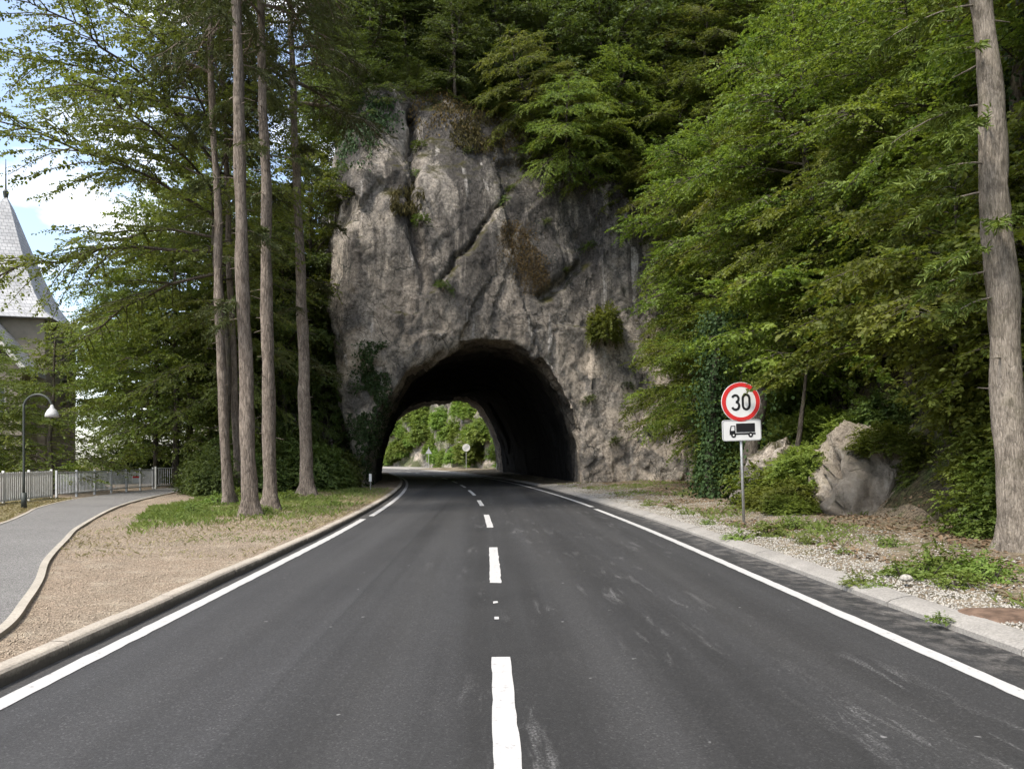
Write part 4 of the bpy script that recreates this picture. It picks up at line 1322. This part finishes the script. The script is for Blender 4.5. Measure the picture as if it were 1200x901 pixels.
# ivy clad trunk and leaning trunk at the end of the verge
def ivy_trunk(x, y, H, r, label, seed, nleaf=5200, tilt=0):
    rng = np.random.default_rng(seed)
    z0 = zr(x, y) - .1
    e = empty('ivy_tree', (x, y, z0), label, 'tree')
    pts = np.stack([np.cumsum(rng.normal(0, .06, 12)), np.cumsum(rng.normal(0, .06, 12)), np.linspace(0, H, 12)], 1)
    pts = catmull(pts, 3)
    V, Fq = tube_np(pts, np.linspace(r, r * .6, len(pts)), 12)
    link('trunk', mesh_np('trunk', V, Fq, M['bark_dark'], True), e)
    if nleaf:
        k = rng.integers(0, len(pts), nleaf); a = rng.uniform(0, 2 * PI, nleaf)
        rad = r * 1.05 + np.abs(rng.normal(0, .38, nleaf)) * np.clip(1 + 1.3 * fbm(np.stack([np.cos(a), np.sin(a), pts[k, 2] * .8], 1) * 1.1, 3, seed), .15, 3)
        out = np.stack([np.cos(a), np.sin(a), 0 * a], 1)
        O = pts[k] + out * rad[:, None] + rng.normal(0, .08, (nleaf, 3))
        V, Fq, rr = leaves(O, np.array([0, 0, -1.]) + rng.normal(0, .5, O.shape) + out * .3, out + rng.normal(0, .35, O.shape) + UP * .35, .1 * rng.uniform(.6, 1.3, nleaf), .85, rng)
        link('ivy_leaves', mesh_np('ivy_leaves', V, Fq, M['ivy'], False, rr), e)
    e.rotation_euler = (0, tilt, 0)
    return e


ivy_trunk(7.6, 25.0, 6.2, .2, 'ivy covered trunk at the far end of the right verge', 5, 6000, .02)
ivy_trunk(7.75, 22.3, 3.6, .28, 'bare brown trunk directly behind the speed sign post', 6, 300, .06)
ivy_trunk(12.3, 43.2, 14, .3, 'ivy wrapped trunk high among the leaves above the verge', 9, 6000)
ivy_trunk(11.2, 15.6, 9, .2, 'dark trunk with ivy rising behind the pale outcrop', 12, 2500)

# slim bare stems on the cliff edge
for i, (px, py, Y, h, l) in enumerate(((534, 128, 43.2, 14, 'slim pale bare stem standing on the cliff edge above the arch'), (612, 165, 44.5, 9, 'thin dark stem on the cliff edge right of the pale one'),
                                      (660, 130, 46, 9, 'thin short stem among the leaves at the right cliff edge'), (478, 110, 44, 12, 'slim stem above the gully at the left of the cliff'))):
    x, y, z = at(px, py, Y)
    z = top_z(x, y)
    e = empty('sapling_tree', (x, y, z - .2), l, 'tree')
    pts = np.stack([np.linspace(0, -.6, 10) + RNG.normal(0, .03, 10), RNG.normal(0, .03, 10), np.linspace(0, h, 10)], 1)
    V, Fq = tube_np(catmull(pts, 3), np.linspace(.10, .05, 28), 8)
    link('trunk', mesh_np('trunk', V, Fq, M['bark' if i == 0 else 'bark_dark'], True), e)
    O = pts[4:][RNG.integers(0, 6, 60)] + RNG.normal(0, .8, (60, 3))
    V, Fq, rr = sprays(O, RNG.normal(0, 1, (60, 3)) * np.array([1, 1, .2]), nz(UP + RNG.normal(0, .2, (60, 3))), RNG.uniform(.4, .8, 60), 9, .13, .6, RNG)
    link('crown', mesh_np('crown', V, Fq, M['leaf_dark'], False, rr), e)

# ---- shrubs on the bank beyond the tunnel
for i in range(170):
    a = int(np.clip(R.triangular(4, 125, 45), 0, 149)); k = int(R.triangular(0, 45, 4))
    p = VFAR[a, k]
    if i % 3 and vnoise(np.array([p]) * .13 + 3.3, 5)[0] < -.12: continue
    s = R.uniform(.55, 1.15) if k > 4 else R.uniform(.45, .8)
    plant(FARB, 'far_shrub', (p[0], p[1], p[2] - .6), 'sunlit green shrub on the rock bank seen through the tunnel', 'shrub', 'shrubs on the bank beyond the tunnel', R.uniform(0, 6.28), s)

# ------------------------------------------------------------------ ground cover (stuff)
def stones(name, P, sizes, mat, seed):
    rng = np.random.default_rng(seed)
    O = np.array([(1, 0, 0), (0, 1, 0), (-1, 0, 0), (0, -1, 0), (0, 0, .8), (0, 0, -.6)], float)
    Fo = np.array([(0, 1, 4), (1, 2, 4), (2, 3, 4), (3, 0, 4), (1, 0, 5), (2, 1, 5), (3, 2, 5), (0, 3, 5)])
    n = len(P)
    a = rng.uniform(0, 2 * PI, n)
    L = O[None] * rng.uniform(.6, 1.25, (n, 6, 1)) * (sizes[:, None, None])
    c, s = np.cos(a)[:, None], np.sin(a)[:, None]
    V = np.stack([L[..., 0] * c - L[..., 1] * s, L[..., 0] * s + L[..., 1] * c, L[..., 2]], -1) + P[:, None]
    Fq = (np.arange(n) * 6)[:, None, None] + Fo[None]
    return tag(link(name, mesh_np(name, V.reshape(-1, 3), Fq.reshape(-1, 3), M[mat], False)), kind='stuff')


def in_path(x, y):
    return x < np.interp(y, PR[:, 1], PR[:, 0]) + .08


n = 30000
y = 4.2 + 24 * RNG.random(n) ** 1.9
x = xc(y) - 3.72 - RNG.random(n) * 6.5
k = ~in_path(x, y)
x, y = x[k], y[k]
stones('gravel', np.c_[x, y, z_left(x, y) + .002], RNG.uniform(.004, .013, len(x)) * (1 + y * .03), 'stone_tan', 1)
n = 26000
y = 4.5 + 38 * RNG.random(n) ** 1.7
u = RNG.random(n)
x = xc(y) + 4.56 + np.where(u < .6, RNG.random(n) ** 1.3 * (1.0 + .35 * vnoise(np.stack([y * .5, 0 * y, 0 * y], 1), 3)), RNG.random(n) * 2.8)
stones('gravel', np.c_[x, y, z_right(x, y) + .004], RNG.uniform(.006, .02, n) * (1 + y * .015), 'stone_white', 2)
# dry leaves on the right verge
n = 15000
y = 4 + 38 * RNG.random(n) ** 1.3
x = xc(y) + 5.3 + RNG.random(n) * (foot(y) + .6 - xc(y) - 5.3)
k = fbm(np.stack([x * .6, y * .5, 0 * x], 1), 3, 8) > -.25
x, y = x[k], y[k]
O = np.c_[x, y, z_right(x, y) + .015]
V, Fq, rr = leaves(O, RNG.normal(0, 1, O.shape) * np.array([1, 1, .25]), UP + RNG.normal(0, .35, O.shape), RNG.uniform(.05, .1, len(x)), .6, RNG)
tag(link('leaf_litter', mesh_np('leaf_litter', V, Fq, M['litter'], False, rr)), kind='stuff')


def blades(name, P, h, w, mat, rng, lean=.5):
    n = len(P)
    a = rng.uniform(0, 2 * PI, n)
    d = np.stack([np.cos(a), np.sin(a), 0 * a], 1)
    l = rng.normal(0, lean, (n, 3)); l[:, 2] = 0
    V = np.stack([P - d * w / 2, P + d * w / 2, P + d * w * .3 + (UP + l * .35) * (h * .6)[:, None], P + (UP + l) * h[:, None]], 1)
    Fq = (np.arange(n) * 4)[:, None] + np.array([[0, 1, 2, 3]])
    return tag(link(name, mesh_np(name, V.reshape(-1, 3), Fq, M[mat], False, np.repeat(rng.random(n), 4))), kind='stuff')


n = 75000
y = RNG.uniform(14.5, 36, n)
x = xc(y) - 3.9 - RNG.random(n) * 7.5
cxy = np.stack([x, y, 0 * x], 1)
edge = (xc(y) - x - 4.9) - .9 * fbm(cxy * .5, 3, 77) - np.clip((19 - y) * .55, 0, 9) - np.clip((y - 30) * -.02, 0, 1)
k = (edge + RNG.normal(0, 1.35, n) > .8) & (fbm(cxy * 1.1, 3, 31) > -.42) & ~in_path(x - 1.0, y) & (x > np.interp(y, [14, 20, 30, 36], [-8.2, -9.6, -11.2, -11.5]) + .6 * fbm(cxy * .6, 2, 3))
P = np.c_[x, y, z_left(x, y)][k]
blades('grass', P, RNG.uniform(.04, .14, len(P)), .012, 'grass', RNG)
n = 26000
y = RNG.uniform(11, 36, n)
x = xc(y) - 3.75 - RNG.random(n) ** 1.4 * 4.5
k = (fbm(np.stack([x * .7, y * .5, 0 * x], 1), 3, 15) * .5 + RNG.normal(0, .45, n) + (y - 16) * .06 > 0) & ~in_path(x, y)
P = np.c_[x, y, z_left(x, y)][k]
blades('dry_grass', P, RNG.uniform(.02, .06, len(P)), .007, 'dry_grass', RNG, .9)
n = 9000
y = RNG.uniform(17, 27, n); x = np.interp(y, PL[:, 1], PL[:, 0]) - .15 - RNG.random(n) * 3
blades('dry_grass', np.c_[x, y, z_left(x, y)], RNG.uniform(.03, .1, n), .016, 'dry_grass', RNG, .9)

n = 15000
y = 4.5 + 37 * RNG.random(n) ** 1.4
x = xc(y) + 5.2 + RNG.random(n) * (foot(y) + .3 - xc(y) - 5.2)
k = fbm(np.stack([x * .55, y * .45, 0 * x], 1), 3, 58) > .02
x, y = x[k], y[k]
blades('grass', np.c_[x, y, z_right(x, y)], RNG.uniform(.03, .13, len(x)), .009, 'grass', RNG, .8)
n = 9000
y = RNG.uniform(13, 36, n)
x = xc(y) - 3.75 - RNG.random(n) ** 1.2 * 6.0
k = (fbm(np.stack([x * .8, y * .6, 0 * x], 1), 3, 66) > .12) & ~in_path(x, y)
blades('grass', np.c_[x, y, z_left(x, y)][k], RNG.uniform(.02, .06, k.sum()), .007, 'grass', RNG, .8)

# weeds
WEED = build_bush(61, .5, .38, 110, .085, .62, 8, .22, 'weed', 5, 'bark_dark', .3, .15)
WEED2 = build_bush(62, .42, .5, 90, .11, .5, 7, .3, 'weed', 5, 'bark_dark', .3, .35)
for i, (px, py, s, p, l) in enumerate(((1085, 660, 1.0, WEED, None), (1110, 655, 1.15, WEED, None), (1140, 660, 1.05, WEED, None), (1160, 668, .9, WEED2, None), (1060, 663, .8, WEED, None), (1120, 672, .8, WEED2, None),
                                       (1005, 668, .55, WEED, None), (1030, 672, .45, WEED, None), (866, 622, .75, WEED, None), (902, 620, 1.0, WEED2, None), (990, 640, .4, WEED, None), (1040, 634, .6, WEED2, None),
                                       (946, 630, .5, WEED2, None), (828, 607, .5, WEED2, None), (800, 597, .4, WEED, None), (1100, 705, .3, WEED, None), (930, 612, .9, WEED2, None), (760, 588, .6, WEED, None), (785, 590, .5, WEED, None), (960, 618, .7, WEED, None))):
    x, y = gp(px, py, .25)
    x = min(x, float(foot(y)) + .3)
    s *= .72
    plant(p, 'weed', (x, y, zr(x, y) - .02), 'low bright green weed clump on the right verge', 'weed', 'weeds along the right verge', R.uniform(0, 6.28), s)
for i, (px, py, s) in enumerate(((255, 590, .9), (225, 600, .7), (300, 588, .7), (338, 585, .8), (390, 590, .5), (310, 600, .5), (240, 580, 1.2), (280, 584, 1.0))):
    x, y = gp(px, py, .14)
    plant(WEED2 if i % 2 else WEED, 'weed', (x, y, .12), 'green weed clump in the grass around the left trunks', 'weed', 'weeds around the left trunks', R.uniform(0, 6.28), s)

# small ferns rooted in cracks of the cliff
for i, (px, py) in enumerate(((492, 175), (488, 205), (494, 262), (520, 340), (588, 240), (600, 222), (662, 318), (690, 292), (610, 190), (548, 178), (690, 470), (735, 455), (765, 500), (720, 520), (415, 225), (640, 262))):
    h, nr = hit(px, py)
    if h is None or h.y > 50: continue
    q = R.uniform(.5, 1.15)
    w_ = plant(WEED2, 'fern', (h.x, h.y, h.z), 'small fern tuft rooted in a crack of the cliff', 'fern', 'ferns in the cracks of the cliff', R.uniform(0, 6.28), q, (.5, 0), 'leaf_dark')

# single stones that stand out
boulder('stone', (*gp(1062, 677, .2), .2), (.06, .05, .04), 4, 'pale rounded stone lying beside the weeds near the right trunk', M['stone_white'], 24)
bx, by = gp(1180, 713, .17)
o = boulder('bark_slab', (bx, by, zr(bx, by) + .0), (.34, .26, .035), 9, 'flat rusty brown slab lying on the ground below the right trunk', M['rust'], 60, 5)
o['category'] = 'slab'

# ------------------------------------------------------------------ road sign
def disc(r, y0, y1, n=64, r2=None):
    return [(r * math.cos(a), r * math.sin(a)) for a in np.linspace(0, 2 * PI, n, endpoint=False)]


SX, SY = 5.83, 16.8
sg = empty('road_sign', (SX, SY, zr(SX, SY) - .05), 'round speed limit 30 sign with a lorry plate below it on a grey post', 'road sign')
sg.rotation_euler = (0, math.radians(-2.0), math.radians(3))
zb = zr(SX, SY) - .05
ZD = 1.6 + (537 - 471) / F * SY - zb
ZP = 1.6 + (537 - 504) / F * SY - zb
MB().tube([(0, .045, -.3), (0, .045, ZD + .38)], .032, 14).build('post', M['galv'], sg, True)
m = MB(); m.prism([(.45 * math.cos(a), ZD + .45 * math.sin(a)) for a in np.linspace(0, 2 * PI, 72, endpoint=False)], -.012, .008)
face = m.build('disc', M['sign_white'], sg)
m = MB(); m.stroke([(.393 * math.cos(a), ZD + .393 * math.sin(a)) for a in np.linspace(0, 2 * PI, 72, endpoint=False)], .092, -.0165, -.0125, True)
m.build('red_ring', M['sign_red'], face)
w = .052


def arc(cx, cz, rx, rz, a0, a1, n=14):
    return [(cx + rx * math.cos(a), cz + rz * math.sin(a)) for a in np.radians(np.linspace(a0, a1, n))]


x3, hz = -.125, .168
three = arc(x3, ZD + .078, .073, .078, 160, -85, 18) + arc(x3, ZD - .082, .082, .088, 85, -160, 18)
m = MB(); m.stroke([(x3 - .02, ZD + .001)] + [(x3 + .004, ZD + .0)] + [(x3 + .02, ZD - .002)], w * .9, -.0165, -.0125)
m2 = MB(); m2.stroke(three, w, -.0172, -.0125)
m2.build('digit', M['sign_black'], face)
zero = arc(.12, ZD + .07, .078, .098, 0, 180, 16) + arc(.12, ZD - .07, .078, .098, 180, 360, 16)
m = MB(); m.stroke(zero, w, -.0172, -.0125, True)
m.build('digit', M['sign_black'], face)
m = MB(); m.box((-.03, .008, ZD - .1), (.03, .045, ZD - .06)); m.box((-.03, .008, ZD + .1), (.03, .045, ZD + .14)); m.box((-.03, .008, ZP - .03), (.03, .045, ZP + .03))
m.build('clamp', M['galv'], sg)


def rrect(w, h, r, cz, n=6):
    out = []
    for (sx, sz, a0) in ((1, 1, 0), (-1, 1, 90), (-1, -1, 180), (1, -1, 270)):
        out += [(sx * (w / 2 - r) + r * math.cos(a), cz + sz * (h / 2 - r) + r * math.sin(a)) for a in np.radians(np.linspace(a0, a0 + 90, n))]
    return out


m = MB(); m.prism(rrect(.9, .48, .06, ZP), -.012, .008)
pl = m.build('plate', M['sign_white'], sg)
m = MB(); m.stroke(rrect(.875, .455, .05, ZP), .02, -.0165, -.0125, True)
m.build('border', M['sign_back'], pl)
m = MB()
m.prism([(-.13, ZP - .045), (.305, ZP - .045), (.305, ZP + .155), (-.13, ZP + .155)], -.0165, -.0125)        # cargo box
m.prism([(-.285, ZP - .10), (.315, ZP - .10), (.315, ZP - .062), (-.285, ZP - .062)], -.0168, -.0125)         # chassis
m.prism([(-.285, ZP - .0615), (-.15, ZP - .0615), (-.15, ZP - .005), (-.285, ZP - .005)], -.0166, -.0125)      # cab lower
m.stroke([(-.275, ZP - .01), (-.245, ZP + .10), (-.16, ZP + .10), (-.16, ZP - .01)], .022, -.0172, -.0125)       # cab window frame
for cx_ in (-.195, .20):
    m.prism([(cx_ + .057 * math.cos(a), ZP - .108 + .057 * math.sin(a)) for a in np.linspace(0, 2 * PI, 24, endpoint=False)], -.0178, -.0125)
m.build('lorry_symbol', M['sign_black'], pl)
m = MB()
for cx_ in (-.195, .20):
    m.prism([(cx_ + .02 * math.cos(a), ZP - .108 + .02 * math.sin(a)) for a in np.linspace(0, 2 * PI, 16, endpoint=False)], -.0192, -.0180)
m.build('wheel_hub', M['sign_white'], pl)

# far signs
def far_sign(loc, label, kind):
    e = empty('road_sign', loc, label, 'road sign')
    MB().tube([(0, .05, -.3), (0, .05, 3.2)], .035, 8).build('post', M['galv'], e)
    if kind == 'round':
        m = MB(); m.prism([(.48 * math.cos(a), 2.85 + .48 * math.sin(a)) for a in np.linspace(0, 2 * PI, 40, endpoint=False)], -.012, .01)
        f = m.build('disc', M['sign_white'], e)
        m = MB()
        for o_ in (-.08, 0, .08):
            m.stroke([(-.26 + o_, 2.85 - .26 - o_), (.26 + o_, 2.85 + .26 - o_)], .045, -.018, -.0125)
        m.build('diagonal_bars', M['sign_back'], f)
    else:
        m = MB(); m.prism([(-.5, 2.2), (.5, 2.2), (0, 3.05)], -.012, .01)
        m.build('triangle', M['sign_back'], e)
    return e


far_sign((-2.75, 93, .1), 'round white sign with a diagonal stripe beyond the tunnel', 'round')
far_sign((-9.0, 112, .1), 'grey back of a triangular sign beyond the tunnel', 'tri')
e = empty('marker_post', (*at(434, 572, 34.6)[:2], .1), 'small white marker plate at the left foot of the tunnel mouth', 'marker')
MB().tube([(0, .03, -.2), (0, .03, .78)], .02, 8).build('post', M['galv'], e)
MB().box((-.06, -.02, .42), (.06, .01, .78)).build('plate', M['sign_white'], e)
e = empty('pole', (1.0, 84, .05), 'slim grey pole by the right side of the tunnel exit', 'pole')
MB().tube([(0, 0, 0), (0, 0, 5)], [.06, .04], 8).build('shaft', M['galv'], e)
MB().box((-.1, -.1, 0), (.1, .1, .25)).build('base', M['galv'], e)

# ------------------------------------------------------------------ street lamp
lx, ly = gp(28, 595, .16)
la = empty('street_lamp', (lx, ly, .1), 'dark green gooseneck street lamp with a hanging white shade', 'street lamp')
MB().tube([(0, 0, 0), (0, 0, .5)], .075, 14).build('base', M['lamp_green'], la, True)
H = 1.6 + (537 - 478) / F * ly - .1
rr = 16.5 / F * ly
pts = [(0, 0, .48), (0, 0, 1.5), (0, 0, H)] + [(rr - rr * math.cos(a), 0, H + rr * .95 * math.sin(a)) for a in np.linspace(.15, PI * .97, 16)]
MB().tube(catmull(pts, 3), .034, 10).build('pole', M['lamp_green'], la, True)
zl = 1.6 + (537 - 486) / F * ly - .1
prof = [(.02, .30), (.05, .26), (.06, .2), (.12, .14), (.175, .03), (.19, -.06), (.17, -.07)]
m = MB(); n = 20
Vv = [(r * math.cos(a) + 2 * rr, r * math.sin(a), zl + z) for r, z in prof for a in np.linspace(0, 2 * PI, n, endpoint=False)]
m.add(Vv, [(i * n + j, i * n + (j + 1) % n, (i + 1) * n + (j + 1) % n, (i + 1) * n + j) for i in range(len(prof) - 1) for j in range(n)])
m.build('lamp_shade', M['lamp_white'], la, True)
MB().tube([(2 * rr, 0, zl + .28), (2 * rr, 0, H + .12)], .018, 8).build('hanger', M['lamp_green'], la)

# ------------------------------------------------------------------ fences
def fence(name, label, A, B, h, npost, nbar, mat, panel=False):
    A, B = np.array(A, float), np.array(B, float)
    L = np.linalg.norm(B - A)
    e = empty(name, (A[0], A[1], .14), label, 'fence', None, math.atan2(B[1] - A[1], B[0] - A[0]))
    for i in range(npost):
        x = L * i / (npost - 1)
        m = MB(); m.box((x - .035, -.035, -.1), (x + .035, .035, h + .06)); m.build('post', mat, e)
    for z in (.10, h - .05):
        m = MB(); m.box((0, -.022, z), (L, .022, z + .045)); m.build('rail', mat, e)
    m = MB()
    if panel:
        k = int(L / .13)
        for i in range(k):
            x = (i + .5) * L / k
            m.box((x - .055, -.046, .06), (x + .055, -.024, h + R.uniform(-.01, .01)))
        m.build('boards', mat, e)
    else:
        for i in range(nbar):
            x = (i + .5) * L / nbar
            m.box((x - .009, -.009, .146), (x + .009, .009, h - .052))
        m.build('bars', mat, e)
    return e


fence('board_fence', 'white board fence at the left edge behind the lamp', (-14.3, 11.0), (-16.05, 27.2), 1.0, 11, 0, M['rail_white'], True)
fence('railing', 'long grey bar railing along the far side of the path', (-16.1, 27.6), (-16.4, 36.2), .95, 7, 80, M['rail_grey'])
fence('gate', 'white barred gate at the far end of the railing', (-16.4, 36.5), (-15.6, 40.0), 1.0, 3, 22, M['rail_white'])
fs = empty('notice_board', (-16.22, 34.0, .62), 'small red and white notice fixed to the grey railing', 'notice')
fs.rotation_euler = (0, 0, math.radians(60))
MB().box((-.16, -.05, -.16), (.16, -.03, .16)).build('board', M['sign_white'], fs)
MB().box((-.16, -.056, .08), (.16, -.0505, .16)).build('header', M['sign_red'], fs)

# ------------------------------------------------------------------ house behind the trees
HX, HY = -33.9, 52.0
ho = empty('house', (HX, HY, 0), 'pale house with a steep flared roof and spire behind the left trees', 'house', None, .25)
m = MB(); m.box((-3.5, -3.5, 0), (3.5, 3.5, 11.1)); m.build('wall', M['wall_cream'], ho)
prof = [(4.1, 10.9), (3.4, 11.5), (2.6, 12.8), (1.75, 15.0), (1.0, 17.3), (.4, 19.2), (.05, 20.0)]
m = MB()
Vv = [(sx * r, sy * r, z) for r, z in prof for sx, sy in ((-1, -1), (1, -1), (1, 1), (-1, 1))]
m.add(Vv, [(i * 4 + j, i * 4 + (j + 1) % 4, (i + 1) * 4 + (j + 1) % 4, (i + 1) * 4 + j) for i in range(len(prof) - 1) for j in range(4)] + [(3, 2, 1, 0)])
rf = m.build('roof', M['slate'], ho)
MB().tube([(0, 0, 19.8), (0, 0, 20.3), (0, 0, 20.5), (0, 0, 22.6)], [.12, .2, .06, .02], 10).build('spire', M['lamp_green'], rf)
# gabled wing towards the road
m = MB()
gw, ge, gr_ = 3.0, 7.8, 11.6
for sx in (-1, 1):
    m.add([(sx * (gw + .7), -7.6, ge - .7), (0, -7.6, gr_), (0, -2.5, gr_), (sx * (gw + .7), -4.0, ge - .7),
           (sx * (gw + .7), -7.6, ge - .95), (0, -7.6, gr_ - .25), (0, -2.5, gr_ - .25), (sx * (gw + .7), -4.0, ge - .95)],
          [(0, 1, 2, 3), (7, 6, 5, 4), (0, 4, 5, 1), (0, 3, 7, 4)])
m.build('gable_roof', M['slate'], ho)
m = MB(); m.box((-gw, -6.2, 0), (gw, -3.55, ge - .2)); m.build('wing_wall', M['wall_cream'], ho)
m = MB(); m.prism([(-gw, ge - .18), (gw, ge - .18), (0, gr_ - .5)], -6.1, -4.3); m.build('gable', M['timber'], ho)
m = MB(); m.stroke([(-gw - .7, ge - .85), (0, gr_ - .12), (gw + .7, ge - .85)], .28, -7.72, -7.62); m.build('bargeboard', M['white_trim'], ho)
for (x, z) in ((-1.6, 5.2), (1.6, 5.2), (-1.6, 2.0), (1.6, 2.0)):
    m = MB(); m.stroke([(x - .5, z - .8), (x - .5, z + .8), (x + .5, z + .8), (x + .5, z - .8)], .12, -6.27, -6.21, True)
    wn = m.build('window', M['white_trim'], ho)
    m = MB(); m.box((x - .46, -6.235, z - .76), (x + .46, -6.21, z + .76)); m.build('pane', M['glass'], wn)

# ------------------------------------------------------------------ camera, light, sky
cam = bpy.data.cameras.new('camera')
co = bpy.data.objects.new('camera', cam)
COL.objects.link(co)
co.location = (0, 0, CAMH)
co.rotation_euler = (PI / 2, 0, 0)
cam.sensor_width = 36
cam.sensor_fit = 'HORIZONTAL'
cam.lens = F / 1200 * 36
cam.shift_x = (600 - CX) / 1200
cam.shift_y = (CY - 450.5) / 1200
cam.clip_end = 4000
cam.clip_start = .05
S.camera = co

SUN_EL, SUN_AZ = math.radians(54), math.radians(230)      # azimuth clockwise from +Y: behind the camera, a little left
sd = bpy.data.lights.new('sun', 'SUN')
sd.energy = 2.5
sd.angle = math.radians(12)
sd.color = (1, .95, .87)
so = bpy.data.objects.new('sun', sd)
COL.objects.link(so)
dirv = Vector((math.sin(SUN_AZ) * math.cos(SUN_EL), math.cos(SUN_AZ) * math.cos(SUN_EL), math.sin(SUN_EL)))
so.rotation_euler = (-dirv).to_track_quat('-Z', 'Y').to_euler()
so.location = dirv * 80

W = bpy.data.worlds.new('World')
S.world = W
W.use_nodes = True
nt = W.node_tree
nt.nodes.clear()
out = nt.nodes.new('ShaderNodeOutputWorld')
bg = nt.nodes.new('ShaderNodeBackground')
sky = nt.nodes.new('ShaderNodeTexSky')
sky.sky_type = 'NISHITA'
sky.sun_disc = False
sky.sun_elevation = SUN_EL
sky.sun_rotation = SUN_AZ
tc = nt.nodes.new('ShaderNodeTexCoord')
mp = nt.nodes.new('ShaderNodeMapping'); mp.inputs['Scale'].default_value = (1, 1, 2.4); mp.inputs['Location'].default_value = (1.35, .6, .2)
nz_ = nt.nodes.new('ShaderNodeTexNoise'); nz_.inputs['Scale'].default_value = 2.6; nz_.inputs['Detail'].default_value = 7; nz_.inputs['Roughness'].default_value = .55
rp = nt.nodes.new('ShaderNodeValToRGB')
rp.color_ramp.elements[0].color = (.10, .10, .10, 1); rp.color_ramp.elements[0].position = .46; rp.color_ramp.elements[1].position = .59
mx = nt.nodes.new('ShaderNodeMix'); mx.data_type = 'RGBA'
mx.inputs[7].default_value = (7.4, 7.5, 7.8, 1)
nt.links.new(tc.outputs['Generated'], mp.inputs['Vector'])
nt.links.new(mp.outputs[0], nz_.inputs['Vector'])
nt.links.new(nz_.outputs['Fac'], rp.inputs['Fac'])
nt.links.new(rp.outputs['Color'], mx.inputs[0])
nt.links.new(sky.outputs[0], mx.inputs[6])
nt.links.new(mx.outputs[2], bg.inputs['Color'])
bg.inputs['Strength'].default_value = .12
nt.links.new(bg.outputs[0], out.inputs['Surface'])

S.view_settings.view_transform = 'Standard'
S.view_settings.look = 'None'
S.view_settings.gamma = 1
S.view_settings.exposure = 1.38
S.view_settings.use_curve_mapping = False
S.render.engine = 'CYCLES'
c = S.cycles
c.max_bounces = 8
c.diffuse_bounces = 5
c.glossy_bounces = 2
c.transmission_bounces = 5
c.transparent_max_bounces = 4
c.caustics_reflective = c.caustics_refractive = False
c.use_adaptive_sampling = True
c.adaptive_threshold = .02
c.use_denoising = True
c.denoiser = 'OPENIMAGEDENOISE'
